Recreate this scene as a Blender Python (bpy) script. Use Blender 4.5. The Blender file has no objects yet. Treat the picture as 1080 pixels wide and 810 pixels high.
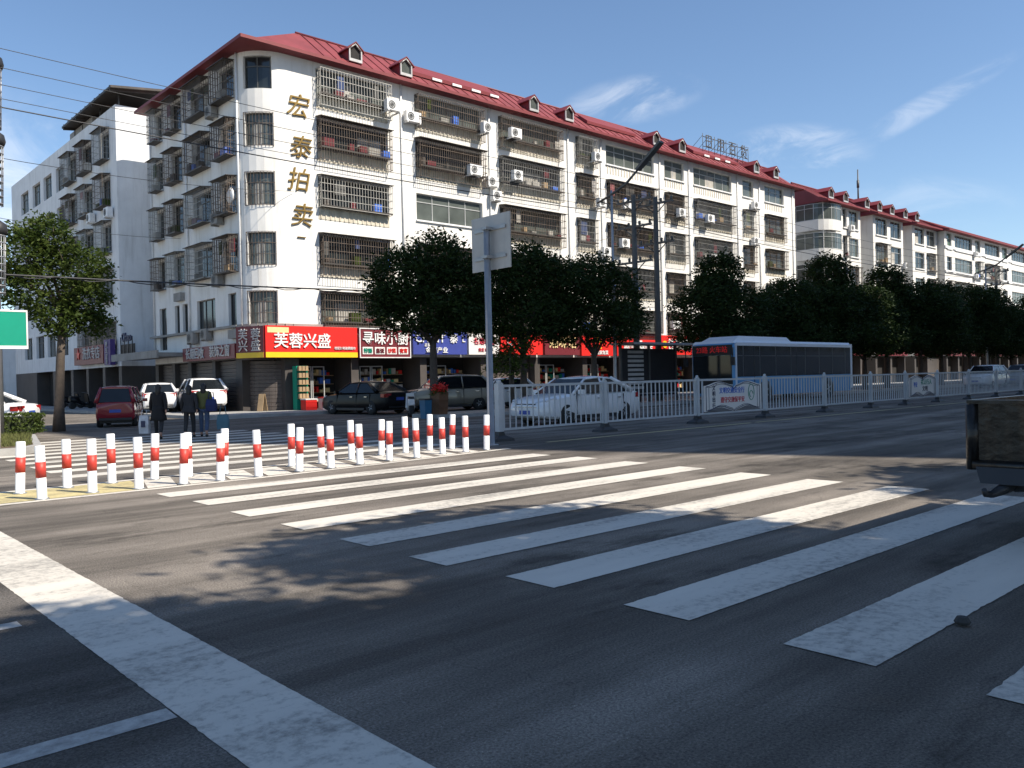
import bpy, bmesh, math, random
import numpy as np
from mathutils import Vector, Matrix

sc = bpy.context.scene
COL = sc.collection
RND = random.Random(11)
rad = math.radians

# ---------------------------------------------------------------- camera, light, exposure
cam_d = bpy.data.cameras.new("camera"); cam = bpy.data.objects.new("camera", cam_d); COL.objects.link(cam)
cam_d.sensor_width = 36; cam_d.lens = 881 / 1080 * 36; cam_d.clip_end = 3000; cam_d.clip_start = .05
def _n(v): return Vector(v).normalized()
cX = _n((965, 27, -881)); cY = Vector((-805, -12, -881)); cY = (cY - cX * cX.dot(cY)).normalized(); cZ = cX.cross(cY)
CAMZ = 1.45
W2C = Matrix((cX, cY, cZ)).transposed()          # world axes seen from the camera
cam.matrix_world = Matrix.Translation((0, 0, CAMZ)) @ W2C.transposed().to_4x4()
sc.camera = cam

SUN = Vector((.36, -.93, 1.07)).normalized()
world = bpy.data.worlds.new("World"); sc.world = world; world.use_nodes = True
nt = world.node_tree; nt.nodes.clear()
wo = nt.nodes.new('ShaderNodeOutputWorld'); bg = nt.nodes.new('ShaderNodeBackground')
sky = nt.nodes.new('ShaderNodeTexSky'); sky.sky_type = 'NISHITA'; sky.sun_disc = False
sky.sun_elevation = math.asin(SUN.z); sky.sun_rotation = math.atan2(SUN.x, SUN.y)
sky.air_density = 1.0; sky.dust_density = .3; sky.ozone_density = 3.0
bg.inputs['Strength'].default_value = .09
tc = nt.nodes.new('ShaderNodeTexCoord')
def wnode(t, **k):
    n = nt.nodes.new(t)
    for a, b in k.items(): setattr(n, a, b)
    return n
def pix_dir(px, py):
    return (W2C.transposed() @ Vector((px - 540, 405 - py, -881))).normalized()
# thin wisps of high cloud, fixed directions in the sky
prev = sky.outputs[0]
for (px, py, rx, ry, rot, amt, sc_) in ((665, 106, .08, .026, -.1, .34, 9), (965, 118, .1, .013, -.42, .24, 12), (840, 160, .075, .03, .1, .42, 10), (960, 215, .1, .03, .1, .2, 7), (30, 190, .16, .09, 0, .5, 5)):
    d = pix_dir(px, py); up = Vector((0, 0, 1)); r = d.cross(up).normalized(); u = r.cross(d)
    a = r * math.cos(rot) - u * math.sin(rot); b = r * math.sin(rot) + u * math.cos(rot)
    nz = wnode('ShaderNodeTexNoise'); nz.inputs['Scale'].default_value = sc_; nz.inputs['Detail'].default_value = 7; nz.inputs['Roughness'].default_value = .62; nz.inputs['Distortion'].default_value = .8
    mp = wnode('ShaderNodeMapping'); mp.inputs['Location'].default_value = (px * .01, 3, py * .01); mp.inputs['Scale'].default_value = (1, 1, 2.6)
    nt.links.new(tc.outputs['Generated'], mp.inputs[0]); nt.links.new(mp.outputs[0], nz.inputs[0])
    tot = None
    for ax, rr in ((a, rx), (b, ry)):
        dt = wnode('ShaderNodeVectorMath', operation='DOT_PRODUCT'); nt.links.new(tc.outputs['Generated'], dt.inputs[0]); dt.inputs[1].default_value = ax / rr
        sq = wnode('ShaderNodeMath', operation='MULTIPLY'); nt.links.new(dt.outputs['Value'], sq.inputs[0]); nt.links.new(dt.outputs['Value'], sq.inputs[1])
        if tot is None: tot = sq.outputs[0]
        else:
            ad = wnode('ShaderNodeMath', operation='ADD'); nt.links.new(tot, ad.inputs[0]); nt.links.new(sq.outputs[0], ad.inputs[1]); tot = ad.outputs[0]
    fr = wnode('ShaderNodeVectorMath', operation='DOT_PRODUCT'); nt.links.new(tc.outputs['Generated'], fr.inputs[0]); fr.inputs[1].default_value = d
    m1 = wnode('ShaderNodeMapRange'); m1.interpolation_type = 'SMOOTHSTEP'
    nt.links.new(tot, m1.inputs[0]); m1.inputs[1].default_value = 0; m1.inputs[2].default_value = 1.3; m1.inputs[3].default_value = 1; m1.inputs[4].default_value = 0
    m2 = wnode('ShaderNodeMapRange'); m2.interpolation_type = 'SMOOTHSTEP'; nt.links.new(nz.outputs[0], m2.inputs[0]); m2.inputs[1].default_value = .38; m2.inputs[2].default_value = .72
    m3 = wnode('ShaderNodeMath', operation='GREATER_THAN'); nt.links.new(fr.outputs['Value'], m3.inputs[0]); m3.inputs[1].default_value = .5
    p1 = wnode('ShaderNodeMath', operation='MULTIPLY'); nt.links.new(m1.outputs[0], p1.inputs[0]); nt.links.new(m2.outputs[0], p1.inputs[1])
    p2 = wnode('ShaderNodeMath', operation='MULTIPLY'); nt.links.new(p1.outputs[0], p2.inputs[0]); nt.links.new(m3.outputs[0], p2.inputs[1])
    p3 = wnode('ShaderNodeMath', operation='MULTIPLY'); nt.links.new(p2.outputs[0], p3.inputs[0]); p3.inputs[1].default_value = amt
    mx = wnode('ShaderNodeMixRGB'); nt.links.new(p3.outputs[0], mx.inputs[0]); nt.links.new(prev, mx.inputs[1]); mx.inputs[2].default_value = (7.5, 7.6, 7.8, 1)
    prev = mx.outputs[0]
hs = wnode('ShaderNodeHueSaturation'); hs.inputs['Saturation'].default_value = 1.03; hs.inputs['Value'].default_value = 1.25; nt.links.new(prev, hs.inputs['Color']); nt.links.new(hs.outputs[0], bg.inputs[0]); nt.links.new(bg.outputs[0], wo.inputs[0])
sun_d = bpy.data.lights.new("sun", 'SUN'); sun_d.energy = 5.0; sun_d.angle = rad(.5); sun_d.color = (1, .915, .795)
sun = bpy.data.objects.new("sun", sun_d); COL.objects.link(sun); sun.rotation_euler = SUN.to_track_quat('Z', 'Y').to_euler(); sun.location = (0, -40, 60)
sc.view_settings.view_transform = 'Standard'; sc.view_settings.look = 'None'; sc.view_settings.gamma = 1
sc.view_settings.exposure = 0.55
sc.render.engine = 'CYCLES'
sc.cycles.max_bounces = 6; sc.cycles.diffuse_bounces = 3; sc.cycles.glossy_bounces = 3; sc.cycles.transmission_bounces = 4; sc.cycles.transparent_max_bounces = 8
sc.cycles.use_denoising = True
sc.cycles.sample_clamp_indirect = 6

# ---------------------------------------------------------------- materials
def pm(name, col, rough=.6, metal=0, var=.14, vs=2.5, bump=0, bs=30, spec=.5, coat=0, streak=0, coords='Object', dirt=None, emit=0):
    m = bpy.data.materials.new(name); m.use_nodes = True
    t = m.node_tree; b = t.nodes['Principled BSDF']
    b.inputs['Roughness'].default_value = rough; b.inputs['Metallic'].default_value = metal
    b.inputs['Specular IOR Level'].default_value = spec; b.inputs['Coat Weight'].default_value = coat
    co = t.nodes.new('ShaderNodeTexCoord')
    src = co.outputs['Object']
    if coords == 'World': src = t.nodes.new('ShaderNodeNewGeometry').outputs['Position']
    nz = t.nodes.new('ShaderNodeTexNoise'); nz.inputs['Scale'].default_value = vs; nz.inputs['Detail'].default_value = 6; nz.inputs['Roughness'].default_value = .6
    t.links.new(src, nz.inputs['Vector'])
    mr = t.nodes.new('ShaderNodeMapRange'); t.links.new(nz.outputs[0], mr.inputs[0])
    mr.inputs[1].default_value = .25; mr.inputs[2].default_value = .75; mr.inputs[3].default_value = 1 - var; mr.inputs[4].default_value = 1 + var * .6
    mx = t.nodes.new('ShaderNodeMixRGB'); mx.blend_type = 'MULTIPLY'; mx.inputs[0].default_value = 1
    mx.inputs[1].default_value = (*col, 1); t.links.new(mr.outputs[0], mx.inputs[2])
    out = mx.outputs[0]
    if streak:
        mp = t.nodes.new('ShaderNodeMapping'); mp.inputs['Scale'].default_value = (1.6, 1.6, .16); t.links.new(src, mp.inputs[0])
        n2 = t.nodes.new('ShaderNodeTexNoise'); n2.inputs['Scale'].default_value = 1.6; n2.inputs['Detail'].default_value = 8; n2.inputs['Roughness'].default_value = .65; t.links.new(mp.outputs[0], n2.inputs['Vector'])
        r2 = t.nodes.new('ShaderNodeMapRange'); r2.interpolation_type = 'SMOOTHSTEP'; t.links.new(n2.outputs[0], r2.inputs[0]); r2.inputs[1].default_value = .48; r2.inputs[2].default_value = .78; r2.inputs[3].default_value = 0; r2.inputs[4].default_value = streak
        m2 = t.nodes.new('ShaderNodeMixRGB'); t.links.new(r2.outputs[0], m2.inputs[0]); t.links.new(out, m2.inputs[1]); m2.inputs[2].default_value = (*(dirt or (col[0] * .45, col[1] * .42, col[2] * .38)), 1)
        out = m2.outputs[0]
    t.links.new(out, b.inputs['Base Color'])
    if emit:
        t.links.new(out, b.inputs['Emission Color']); b.inputs['Emission Strength'].default_value = emit
    if bump:
        n3 = t.nodes.new('ShaderNodeTexNoise'); n3.inputs['Scale'].default_value = bs; n3.inputs['Detail'].default_value = 4; t.links.new(src, n3.inputs['Vector'])
        bp = t.nodes.new('ShaderNodeBump'); bp.inputs['Strength'].default_value = bump; bp.inputs['Distance'].default_value = .02; t.links.new(n3.outputs[0], bp.inputs['Height']); t.links.new(bp.outputs[0], b.inputs['Normal'])
    return m

def mat_asphalt(name, base, dark, fac=1):
    m = bpy.data.materials.new(name); m.use_nodes = True; t = m.node_tree; b = t.nodes['Principled BSDF']
    g = t.nodes.new('ShaderNodeNewGeometry')
    def noise(scale, det, rgh, sx=1, sy=1):
        mp = t.nodes.new('ShaderNodeMapping'); mp.inputs['Scale'].default_value = (sx, sy, 1); t.links.new(g.outputs['Position'], mp.inputs[0])
        n = t.nodes.new('ShaderNodeTexNoise'); n.inputs['Scale'].default_value = scale; n.inputs['Detail'].default_value = det; n.inputs['Roughness'].default_value = rgh; t.links.new(mp.outputs[0], n.inputs['Vector']); return n.outputs[0]
    def rng(v, a, b_, c, d, smooth=True):
        r = t.nodes.new('ShaderNodeMapRange'); r.interpolation_type = 'SMOOTHSTEP' if smooth else 'LINEAR'; t.links.new(v, r.inputs[0])
        for i, x in enumerate((a, b_, c, d)): r.inputs[i + 1].default_value = x
        return r.outputs[0]
    def mul(a, b_):
        q = t.nodes.new('ShaderNodeMath'); q.operation = 'MULTIPLY'; t.links.new(a, q.inputs[0]); t.links.new(b_, q.inputs[1]); return q.outputs[0]
    streaks = rng(noise(.9, 6, .6, .12, 1.3), .36, .66, .52, 1.15)
    patches = rng(noise(.35, 7, .65), .35, .68, .72, 1.15)
    blotches = rng(noise(.55, 6, .72, .5, 1.2), .53, .68, 1, .46)  # stretched noise blotches that darken the asphalt colour
    grain = rng(noise(70, 3, .8), .25, .75, .3, 1.75, False)
    vo = t.nodes.new('ShaderNodeTexVoronoi'); vo.inputs['Scale'].default_value = 60; t.links.new(g.outputs['Position'], vo.inputs['Vector'])
    spk = rng(vo.outputs['Distance'], .0, .22, 2.1, 1.0)
    k = mul(mul(mul(mul(streaks, patches), grain), spk), blotches)
    # fine cracks
    vc = t.nodes.new('ShaderNodeTexVoronoi'); vc.feature = 'DISTANCE_TO_EDGE'; vc.inputs['Scale'].default_value = .32
    ds = t.nodes.new('ShaderNodeTexNoise'); ds.inputs['Scale'].default_value = 1.7; ds.inputs['Detail'].default_value = 5; t.links.new(g.outputs['Position'], ds.inputs['Vector'])
    va = t.nodes.new('ShaderNodeVectorMath'); va.operation = 'MULTIPLY_ADD'; t.links.new(ds.outputs['Color'], va.inputs[0]); va.inputs[1].default_value = (1.1, 1.1, 0); t.links.new(g.outputs['Position'], va.inputs[2])
    t.links.new(va.outputs[0], vc.inputs['Vector'])
    crack = rng(vc.outputs['Distance'], .001, .005, .84, 1)
    k = mul(k, crack)
    cr = t.nodes.new('ShaderNodeMixRGB'); cr.blend_type = 'MULTIPLY'; cr.inputs[0].default_value = 1; cr.inputs[1].default_value = (*base, 1); t.links.new(k, cr.inputs[2])
    t.links.new(cr.outputs[0], b.inputs['Base Color'])
    t.links.new(rng(patches, .6, 1.1, .8, .97), b.inputs['Roughness'])
    b.inputs['Specular IOR Level'].default_value = .16
    bp = t.nodes.new('ShaderNodeBump'); bp.inputs['Strength'].default_value = .9; bp.inputs['Distance'].default_value = .012; t.links.new(noise(70, 3, .7), bp.inputs['Height']); t.links.new(bp.outputs[0], b.inputs['Normal'])
    return m

def mat_paint(name, col, wear=.5, under=(.07, .068, .066)):
    m = bpy.data.materials.new(name); m.use_nodes = True; t = m.node_tree; b = t.nodes['Principled BSDF']
    g = t.nodes.new('ShaderNodeNewGeometry')
    n = t.nodes.new('ShaderNodeTexNoise'); n.inputs['Scale'].default_value = 14; n.inputs['Detail'].default_value = 8; n.inputs['Roughness'].default_value = .75; t.links.new(g.outputs['Position'], n.inputs['Vector'])
    mpx = t.nodes.new('ShaderNodeMapping'); mpx.inputs['Scale'].default_value = (.3, 1.5, 1); t.links.new(g.outputs['Position'], mpx.inputs[0])
    n2 = t.nodes.new('ShaderNodeTexNoise'); n2.inputs['Scale'].default_value = 1.2; n2.inputs['Detail'].default_value = 7; n2.inputs['Roughness'].default_value = .6; t.links.new(mpx.outputs[0], n2.inputs['Vector'])
    ad = t.nodes.new('ShaderNodeMath'); ad.operation = 'MULTIPLY_ADD'; t.links.new(n2.outputs[0], ad.inputs[0]); ad.inputs[1].default_value = .8; t.links.new(n.outputs[0], ad.inputs[2])
    r = t.nodes.new('ShaderNodeMapRange'); t.links.new(ad.outputs[0], r.inputs[0]); r.inputs[1].default_value = .98 - wear * .12; r.inputs[2].default_value = 1.22; r.inputs[3].default_value = 0; r.inputs[4].default_value = .85
    r2 = t.nodes.new('ShaderNodeMapRange'); t.links.new(n2.outputs[0], r2.inputs[0]); r2.inputs[1].default_value = .3; r2.inputs[2].default_value = .7; r2.inputs[3].default_value = 1.02; r2.inputs[4].default_value = .78
    c1 = t.nodes.new('ShaderNodeMixRGB'); c1.blend_type = 'MULTIPLY'; c1.inputs[0].default_value = 1; c1.inputs[1].default_value = (*col, 1); t.links.new(r2.outputs[0], c1.inputs[2])
    mx = t.nodes.new('ShaderNodeMixRGB'); t.links.new(r.outputs[0], mx.inputs[0]); t.links.new(c1.outputs[0], mx.inputs[1]); mx.inputs[2].default_value = (*under, 1)
    t.links.new(mx.outputs[0], b.inputs['Base Color']); b.inputs['Roughness'].default_value = .75
    bp = t.nodes.new('ShaderNodeBump'); bp.inputs['Strength'].default_value = .3; bp.inputs['Distance'].default_value = .006
    n3 = t.nodes.new('ShaderNodeTexNoise'); n3.inputs['Scale'].default_value = 60; t.links.new(g.outputs['Position'], n3.inputs['Vector']); t.links.new(n3.outputs[0], bp.inputs['Height']); t.links.new(bp.outputs[0], b.inputs['Normal'])
    return m

def mat_leaf(name, c1, c2, trans=.35):
    m = bpy.data.materials.new(name); m.use_nodes = True; t = m.node_tree; b = t.nodes['Principled BSDF']
    g = t.nodes.new('ShaderNodeNewGeometry'); co = t.nodes.new('ShaderNodeTexCoord')
    n = t.nodes.new('ShaderNodeTexNoise'); n.inputs['Scale'].default_value = 1.1; n.inputs['Detail'].default_value = 3; t.links.new(co.outputs['Object'], n.inputs['Vector'])
    ad = t.nodes.new('ShaderNodeMath'); ad.operation = 'MULTIPLY_ADD'; t.links.new(g.outputs['Random Per Island'], ad.inputs[0]); ad.inputs[1].default_value = .6; t.links.new(n.outputs[0], ad.inputs[2])
    r = t.nodes.new('ShaderNodeMapRange'); t.links.new(ad.outputs[0], r.inputs[0]); r.inputs[1].default_value = .4; r.inputs[2].default_value = 1.25
    mx = t.nodes.new('ShaderNodeMixRGB'); t.links.new(r.outputs[0], mx.inputs[0]); mx.inputs[1].default_value = (*c1, 1); mx.inputs[2].default_value = (*c2, 1)
    t.links.new(mx.outputs[0], b.inputs['Base Color']); b.inputs['Roughness'].default_value = .6; b.inputs['Specular IOR Level'].default_value = .14
    tr = t.nodes.new('ShaderNodeBsdfTranslucent'); t.links.new(mx.outputs[0], tr.inputs[0])
    ms = t.nodes.new('ShaderNodeMixShader'); ms.inputs[0].default_value = trans
    o = t.nodes['Material Output']; t.links.new(b.outputs[0], ms.inputs[1]); t.links.new(tr.outputs[0], ms.inputs[2]); t.links.new(ms.outputs[0], o.inputs[0])
    return m

M = dict(
    asphalt=mat_asphalt('asphalt', (.215, .19, .163), .5),
    asphalt_dark=mat_asphalt('fresh asphalt', (.15, .136, .122), .5),
    paint=mat_paint('white road paint', (.66, .615, .535), .7),
    paint_faded=mat_paint('faded road paint', (.5, .49, .46), 1.4),
    yellow=mat_paint('yellow road paint', (.58, .49, .24), 1.2),
    pave=pm('paving concrete', (.34, .33, .31), .85, var=.25, vs=1.3, bump=.2, coords='World'),
    kerb=pm('kerb stone', (.36, .35, .33), .8, var=.25, vs=2, bump=.3, coords='World'),
    grass=pm('grass', (.12, .13, .035), .9, var=.5, vs=5, bump=.8, bs=40, coords='World'),
    soil=pm('soil', (.12, .085, .05), .95, var=.4, vs=3, bump=.7, coords='World'),
    plaster=pm('white wall plaster', (.8, .785, .745), .8, var=.14, vs=.5, streak=.55, dirt=(.47, .43, .36), bump=.05),
    plaster2=pm('side wall plaster', (.76, .77, .77), .8, var=.14, vs=.6, streak=.55, dirt=(.38, .37, .35), bump=.05),
    stained=pm('stained parapet plaster', (.66, .61, .5), .85, var=.3, vs=1.5, streak=.75, dirt=(.3, .24, .15)),
    pole_c=pm('dark weathered concrete', (.12, .115, .105), .9, var=.3, vs=2, streak=.4),
    shaded_pier=pm('shop front darkened for shade', (.075, .065, .06), .6, var=.5, vs=.45, streak=.3),  # dark base colour stands in for the shade below signs and trees
    concrete=pm('grey concrete', (.3, .29, .27), .85, var=.25, vs=1.2, streak=.4),
    roof=pm('red roof sheet', (.22, .042, .046), .6, var=.32, vs=.8, streak=.45, dirt=(.2, .03, .03)),
    roof_dark=pm('dark red fascia', (.2, .03, .035), .6),
    tin=pm('rusty dark sheet metal', (.065, .058, .052), .6, metal=.2, var=.45, vs=1.2, streak=.5, dirt=(.16, .085, .04)),
    glass=pm('dark window glass', (.022, .028, .03), .1, var=.5, vs=.6, spec=.6),
    glass2=pm('grey green window glass', (.1, .115, .105), .14, var=.4, vs=.8, spec=.6),
    glass3=pm('green window glass', (.1, .16, .12), .12, var=.4, vs=.8, spec=.6),
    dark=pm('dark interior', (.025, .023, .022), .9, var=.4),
    curtain=pm('pale curtain', (.42, .4, .36), .9, var=.3, vs=3),
    frame=pm('aluminium frame', (.5, .51, .5), .45, metal=.3, var=.15),
    frame_d=pm('dark window frame', (.09, .09, .085), .5, var=.2),
    cage=pm('grey cage bars', (.3, .29, .27), .5, metal=.3, var=.35, vs=2.5),
    cage_r=pm('rusty cage bars', (.15, .115, .09), .6, metal=.2, var=.5, vs=2.5),
    cage_w=pm('pale steel cage bars', (.55, .53, .48), .45, metal=.3, var=.3, vs=2.5),
    steel=pm('galvanised steel', (.36, .37, .38), .45, metal=.6, var=.2, vs=4),
    fence=pm('fence paint', (.52, .54, .56), .45, var=.12, vs=3, streak=.25),
    black=pm('black rubber', (.02, .02, .02), .75, var=.3),
    blackp=pm('black plastic', (.025, .025, .027), .5, var=.2),
    white=pm('white paint', (.8, .8, .79), .5, var=.14, vs=4, streak=.4, dirt=(.5, .47, .42)),
    red=pm('red reflective band', (.56, .05, .035), .5, var=.3, vs=7),
    bark=pm('bark', (.09, .07, .055), .95, var=.4, vs=6, bump=.9, bs=25),
    leaf_d=mat_leaf('dark camphor leaves', (.014, .03, .008), (.036, .058, .014), .25),
    leaf_m=mat_leaf('mid green leaves', (.026, .052, .011), (.095, .125, .026)),
    leaf_y=mat_leaf('yellow green leaves', (.06, .1, .02), (.2, .23, .045), .45),
    hedge=mat_leaf('hedge leaves', (.03, .055, .012), (.1, .13, .03), .3),
    gold=pm('weathered gold lettering', (.26, .17, .045), .45, metal=.45, var=.35, vs=3),
    s_red=pm('red sign face', (.72, .025, .02), .4, var=.07, vs=1),
    s_maroon=pm('maroon sign face', (.16, .022, .03), .45, var=.12, vs=1),
    s_yellow=pm('yellow sign strip', (.85, .55, .02), .4, var=.07),
    s_blue=pm('blue sign face', (.05, .07, .3), .4, var=.1),
    s_white=pm('white sign face', (.78, .75, .72), .4, var=.06),
    s_cream=pm('cream sign tag', (.8, .62, .3), .5, var=.06),
    s_purple=pm('purple sign face', (.06, .03, .16), .5),
    s_green=pm('green sign face', (.0, .27, .17), .4, var=.08, vs=3),
    letter=pm('white lettering', (.8, .8, .78), .5, var=.04),
    letter_d=pm('dull white lettering', (.5, .48, .46), .6, var=.2),
    letter_b=pm('blue lettering', (.05, .16, .6), .5),
    letter_r=pm('red lettering', (.6, .05, .08), .5),
    letter_k=pm('navy lettering', (.02, .03, .08), .5),
    led=pm('red dot matrix display', (.6, .02, .02), .5, emit=.12),
    shutter=pm('roller shutter', (.12, .1, .09), .55, metal=.3, var=.25, vs=1.5, streak=.4),
    wood=pm('brown timber', (.16, .075, .035), .7, var=.35, vs=3),
    cartonc=pm('cardboard', (.36, .25, .14), .85, var=.2),
    denim_c=pm('blue laundry', (.06, .09, .2), .9), rose=pm('pink laundry', (.4, .13, .14), .9),
    stone=pm('small stone', (.05, .05, .05), .9, var=.4),
)

# ---------------------------------------------------------------- mesh helpers
class MB:
    def __init__(s, root=None):
        s.o = root.location.copy() if root is not None else Vector((0, 0, 0)); s.v = []; s.f = []; s.m = []; s.sm = []
    def face(s, pts, mi=0, sm=False):
        k = len(s.v); s.v += [tuple(p) for p in pts]; s.f.append(tuple(range(k, k + len(pts)))); s.m.append(mi); s.sm.append(sm)
    def hexa(s, p, mi=0):
        k = len(s.v); s.v += [tuple(q) for q in p]
        for q in ((0, 3, 2, 1), (4, 5, 6, 7), (0, 1, 5, 4), (1, 2, 6, 5), (2, 3, 7, 6), (3, 0, 4, 7)):
            s.f.append(tuple(k + i for i in q)); s.m.append(mi); s.sm.append(False)
    def box(s, x0, y0, z0, x1, y1, z1, mi=0):
        s.hexa([(x0, y0, z0), (x1, y0, z0), (x1, y1, z0), (x0, y1, z0), (x0, y0, z1), (x1, y0, z1), (x1, y1, z1), (x0, y1, z1)], mi)
    def obox(s, c, d, rz=0, mi=0, rx=0, ry=0):
        R = Matrix.Rotation(rz, 3, 'Z') @ Matrix.Rotation(ry, 3, 'Y') @ Matrix.Rotation(rx, 3, 'X'); c = Vector(c)
        p = []
        for z in (-.5, .5):
            for x, y in ((-.5, -.5), (.5, -.5), (.5, .5), (-.5, .5)): p.append(c + R @ Vector((x * d[0], y * d[1], z * d[2])))
        s.hexa(p, mi)
    def loft(s, rings, mi=0, sm=True, closed=True, caps=True):
        k = len(s.v); n = len(rings[0])
        for r in rings: s.v += [tuple(p) for p in r]
        for i in range(len(rings) - 1):
            for j in range(n if closed else n - 1):
                a, b = k + i * n + j, k + i * n + (j + 1) % n
                s.f.append((a, b, b + n, a + n)); s.m.append(mi); s.sm.append(sm)
        if caps:
            s.f.append(tuple(k + j for j in reversed(range(n)))); s.m.append(mi); s.sm.append(False)
            e = k + (len(rings) - 1) * n; s.f.append(tuple(e + j for j in range(n))); s.m.append(mi); s.sm.append(False)
    def tube(s, pts, r, n=6, mi=0, caps=True):
        pts = [Vector(p) for p in pts]
        if not isinstance(r, (list, tuple)): r = [r] * len(pts)
        rings = []; ref = None
        for i, p in enumerate(pts):
            d = (pts[min(i + 1, len(pts) - 1)] - pts[max(i - 1, 0)]).normalized()
            if ref is None or abs(ref.dot(d)) > .98:
                ref = Vector((0, 0, 1)) if abs(d.z) < .9 else Vector((1, 0, 0))
            a = (ref - d * ref.dot(d)).normalized(); ref = a; b = d.cross(a)
            rings.append([p + (a * math.cos(t) + b * math.sin(t)) * r[i] for t in [2 * math.pi * q / n for q in range(n)]])
        s.loft(rings, mi, True, True, caps)
    def lathe(s, prof, c=(0, 0, 0), axis='Z', n=16, mi=0, sm=True):
        rings = []
        for (r, h) in prof:
            ring = []
            for q in range(n):
                t = 2 * math.pi * q / n; a, b = r * math.cos(t), r * math.sin(t)
                ring.append({'Z': (c[0] + a, c[1] + b, c[2] + h), 'Y': (c[0] + a, c[1] + h, c[2] + b), 'X': (c[0] + h, c[1] + a, c[2] + b)}[axis])
            rings.append(ring)
        s.loft(rings, mi, sm)
    def prism(s, poly, z0, z1, mi=0):
        s.loft([[(x, y, z0) for x, y in poly], [(x, y, z1) for x, y in poly]], mi, False)
    def build(s, name, mats, parent=None):
        me = bpy.data.meshes.new(name); o = s.o
        me.from_pydata([(x - o.x, y - o.y, z - o.z) for x, y, z in s.v], [], s.f)
        if not isinstance(mats, (list, tuple)): mats = [mats]
        for m in mats: me.materials.append(m)
        me.polygons.foreach_set('material_index', s.m); me.polygons.foreach_set('use_smooth', s.sm)
        me.update(); ob = bpy.data.objects.new(name, me); COL.objects.link(ob)
        if parent is not None: ob.parent = parent
        return ob

def thing(name, label, cat, loc=(0, 0, 0), rz=0, group=None):
    o = bpy.data.objects.new(name, None); COL.objects.link(o); o.empty_display_size = .3
    o.location = loc; o.rotation_euler = (0, 0, rz); o['label'] = label; o['category'] = cat
    if group: o['group'] = group
    return o
def tag(o, label, cat, group=None):
    o['label'] = label; o['category'] = cat
    if group: o['group'] = group
    return o
def struct(mb, name, mat, label=None):
    o = mb.build(name, mat); o['kind'] = 'structure'
    if label: o['label'] = label
    return o
def copy_tree(o, parent=None):
    c = o.copy(); COL.objects.link(c)
    if parent is not None: c.parent = parent
    for ch in list(o.children): copy_tree(ch, c)
    return c
def again(proto, loc, rz, label, scale=None):
    c = copy_tree(proto); c.location = loc; c.rotation_euler = (0, 0, rz); c['label'] = label
    if scale: c.scale = scale if isinstance(scale, tuple) else (scale,) * 3
    return c

def text(s, size, mat, parent, loc, xd, up=(0, 0, 1), depth=.02, bold=0, wid=1, name='lettering', shear=0, kind=None):
    cu = bpy.data.curves.new('t', 'FONT'); cu.body = s; cu.size = size; cu.extrude = depth; cu.offset = min(bold, .011) * size; cu.align_x = 'CENTER'; cu.align_y = 'CENTER'; cu.shear = shear; cu.resolution_u = 2
    to = bpy.data.objects.new('t', cu); COL.objects.link(to)
    dg = bpy.context.evaluated_depsgraph_get(); dg.update()
    me = bpy.data.meshes.new_from_object(to.evaluated_get(dg)); bpy.data.objects.remove(to); bpy.data.curves.remove(cu)
    x = Vector(xd).normalized(); u = Vector(up).normalized(); n = x.cross(u)
    mt = Matrix.Translation(Vector(loc) - (parent.location if parent is not None else Vector())) @ Matrix(((x.x * wid, u.x, n.x), (x.y * wid, u.y, n.y), (x.z * wid, u.z, n.z))).to_4x4()
    me.transform(mt); me.materials.clear(); me.materials.append(mat); me.name = name
    ob = bpy.data.objects.new(name, me); COL.objects.link(ob)
    if parent is not None: ob.parent = parent
    return ob

def evaluated(ob, name=None):
    dg = bpy.context.evaluated_depsgraph_get(); dg.update()
    me = bpy.data.meshes.new_from_object(ob.evaluated_get(dg)); ob.modifiers.clear(); old = ob.data; ob.data = me; bpy.data.meshes.remove(old)
    return ob

# a facade is described along a path: s metres along it, z up, d outwards
class Path:
    def __init__(s, pts):
        s.p = [Vector((x, y, 0)) for x, y in pts]; s.c = [0]
        for a, b in zip(s.p, s.p[1:]): s.c.append(s.c[-1] + (b - a).length)
        s.L = s.c[-1]
    def __call__(s, q, z, d=0):
        i = 0
        while i < len(s.c) - 2 and q > s.c[i + 1] - 1e-6: i += 1
        a, b = s.p[i], s.p[i + 1]; t = (b - a).normalized(); k = q - s.c[i]
        v = a + t * k + Vector((t.y, -t.x, 0)) * d; v.z = z; return v
    def at(s, x=None, y=None):              # s of the point with that x (or y)
        for i, (a, b) in enumerate(zip(s.p, s.p[1:])):
            for val, u, w in ((x, a.x, b.x), (y, a.y, b.y)):
                if val is not None and abs(w - u) > 1e-4 and min(u, w) - 1e-6 <= val <= max(u, w) + 1e-6: return s.c[i] + (val - u) / (w - u) * (b - a).length
def wall(mb, P, z0, z1, ops, rec=.2, mi=0):
    S = sorted(set([round(c, 4) for c in P.c] + [round(q, 4) for o in ops for q in o[:2]])); Z = sorted(set([z0, z1] + [round(q, 4) for o in ops for q in o[2:4]]))
    for a, b in zip(S, S[1:]):
        for c, d in zip(Z, Z[1:]):
            sm_, zm = (a + b) / 2, (c + d) / 2
            if any(o[0] < sm_ < o[1] and o[2] < zm < o[3] for o in ops): continue
            mb.face([P(a + 1e-5, c), P(b - 1e-5, c), P(b - 1e-5, d), P(a + 1e-5, d)], mi)
    for o in ops:
        a, b, c, d = o[:4]; r = o[4] if len(o) > 4 else rec
        for q in (a + 1e-4, b - 1e-4): mb.face([P(q, c), P(q, c, -r), P(q, d, -r), P(q, d)], mi)
        cuts = [a] + [x for x in P.c if a < x < b] + [b]
        for u, w in zip(cuts, cuts[1:]):
            for z in (c, d): mb.face([P(u + 1e-5, z), P(w - 1e-5, z), P(w - 1e-5, z, -r), P(u + 1e-5, z, -r)], mi)
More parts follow.
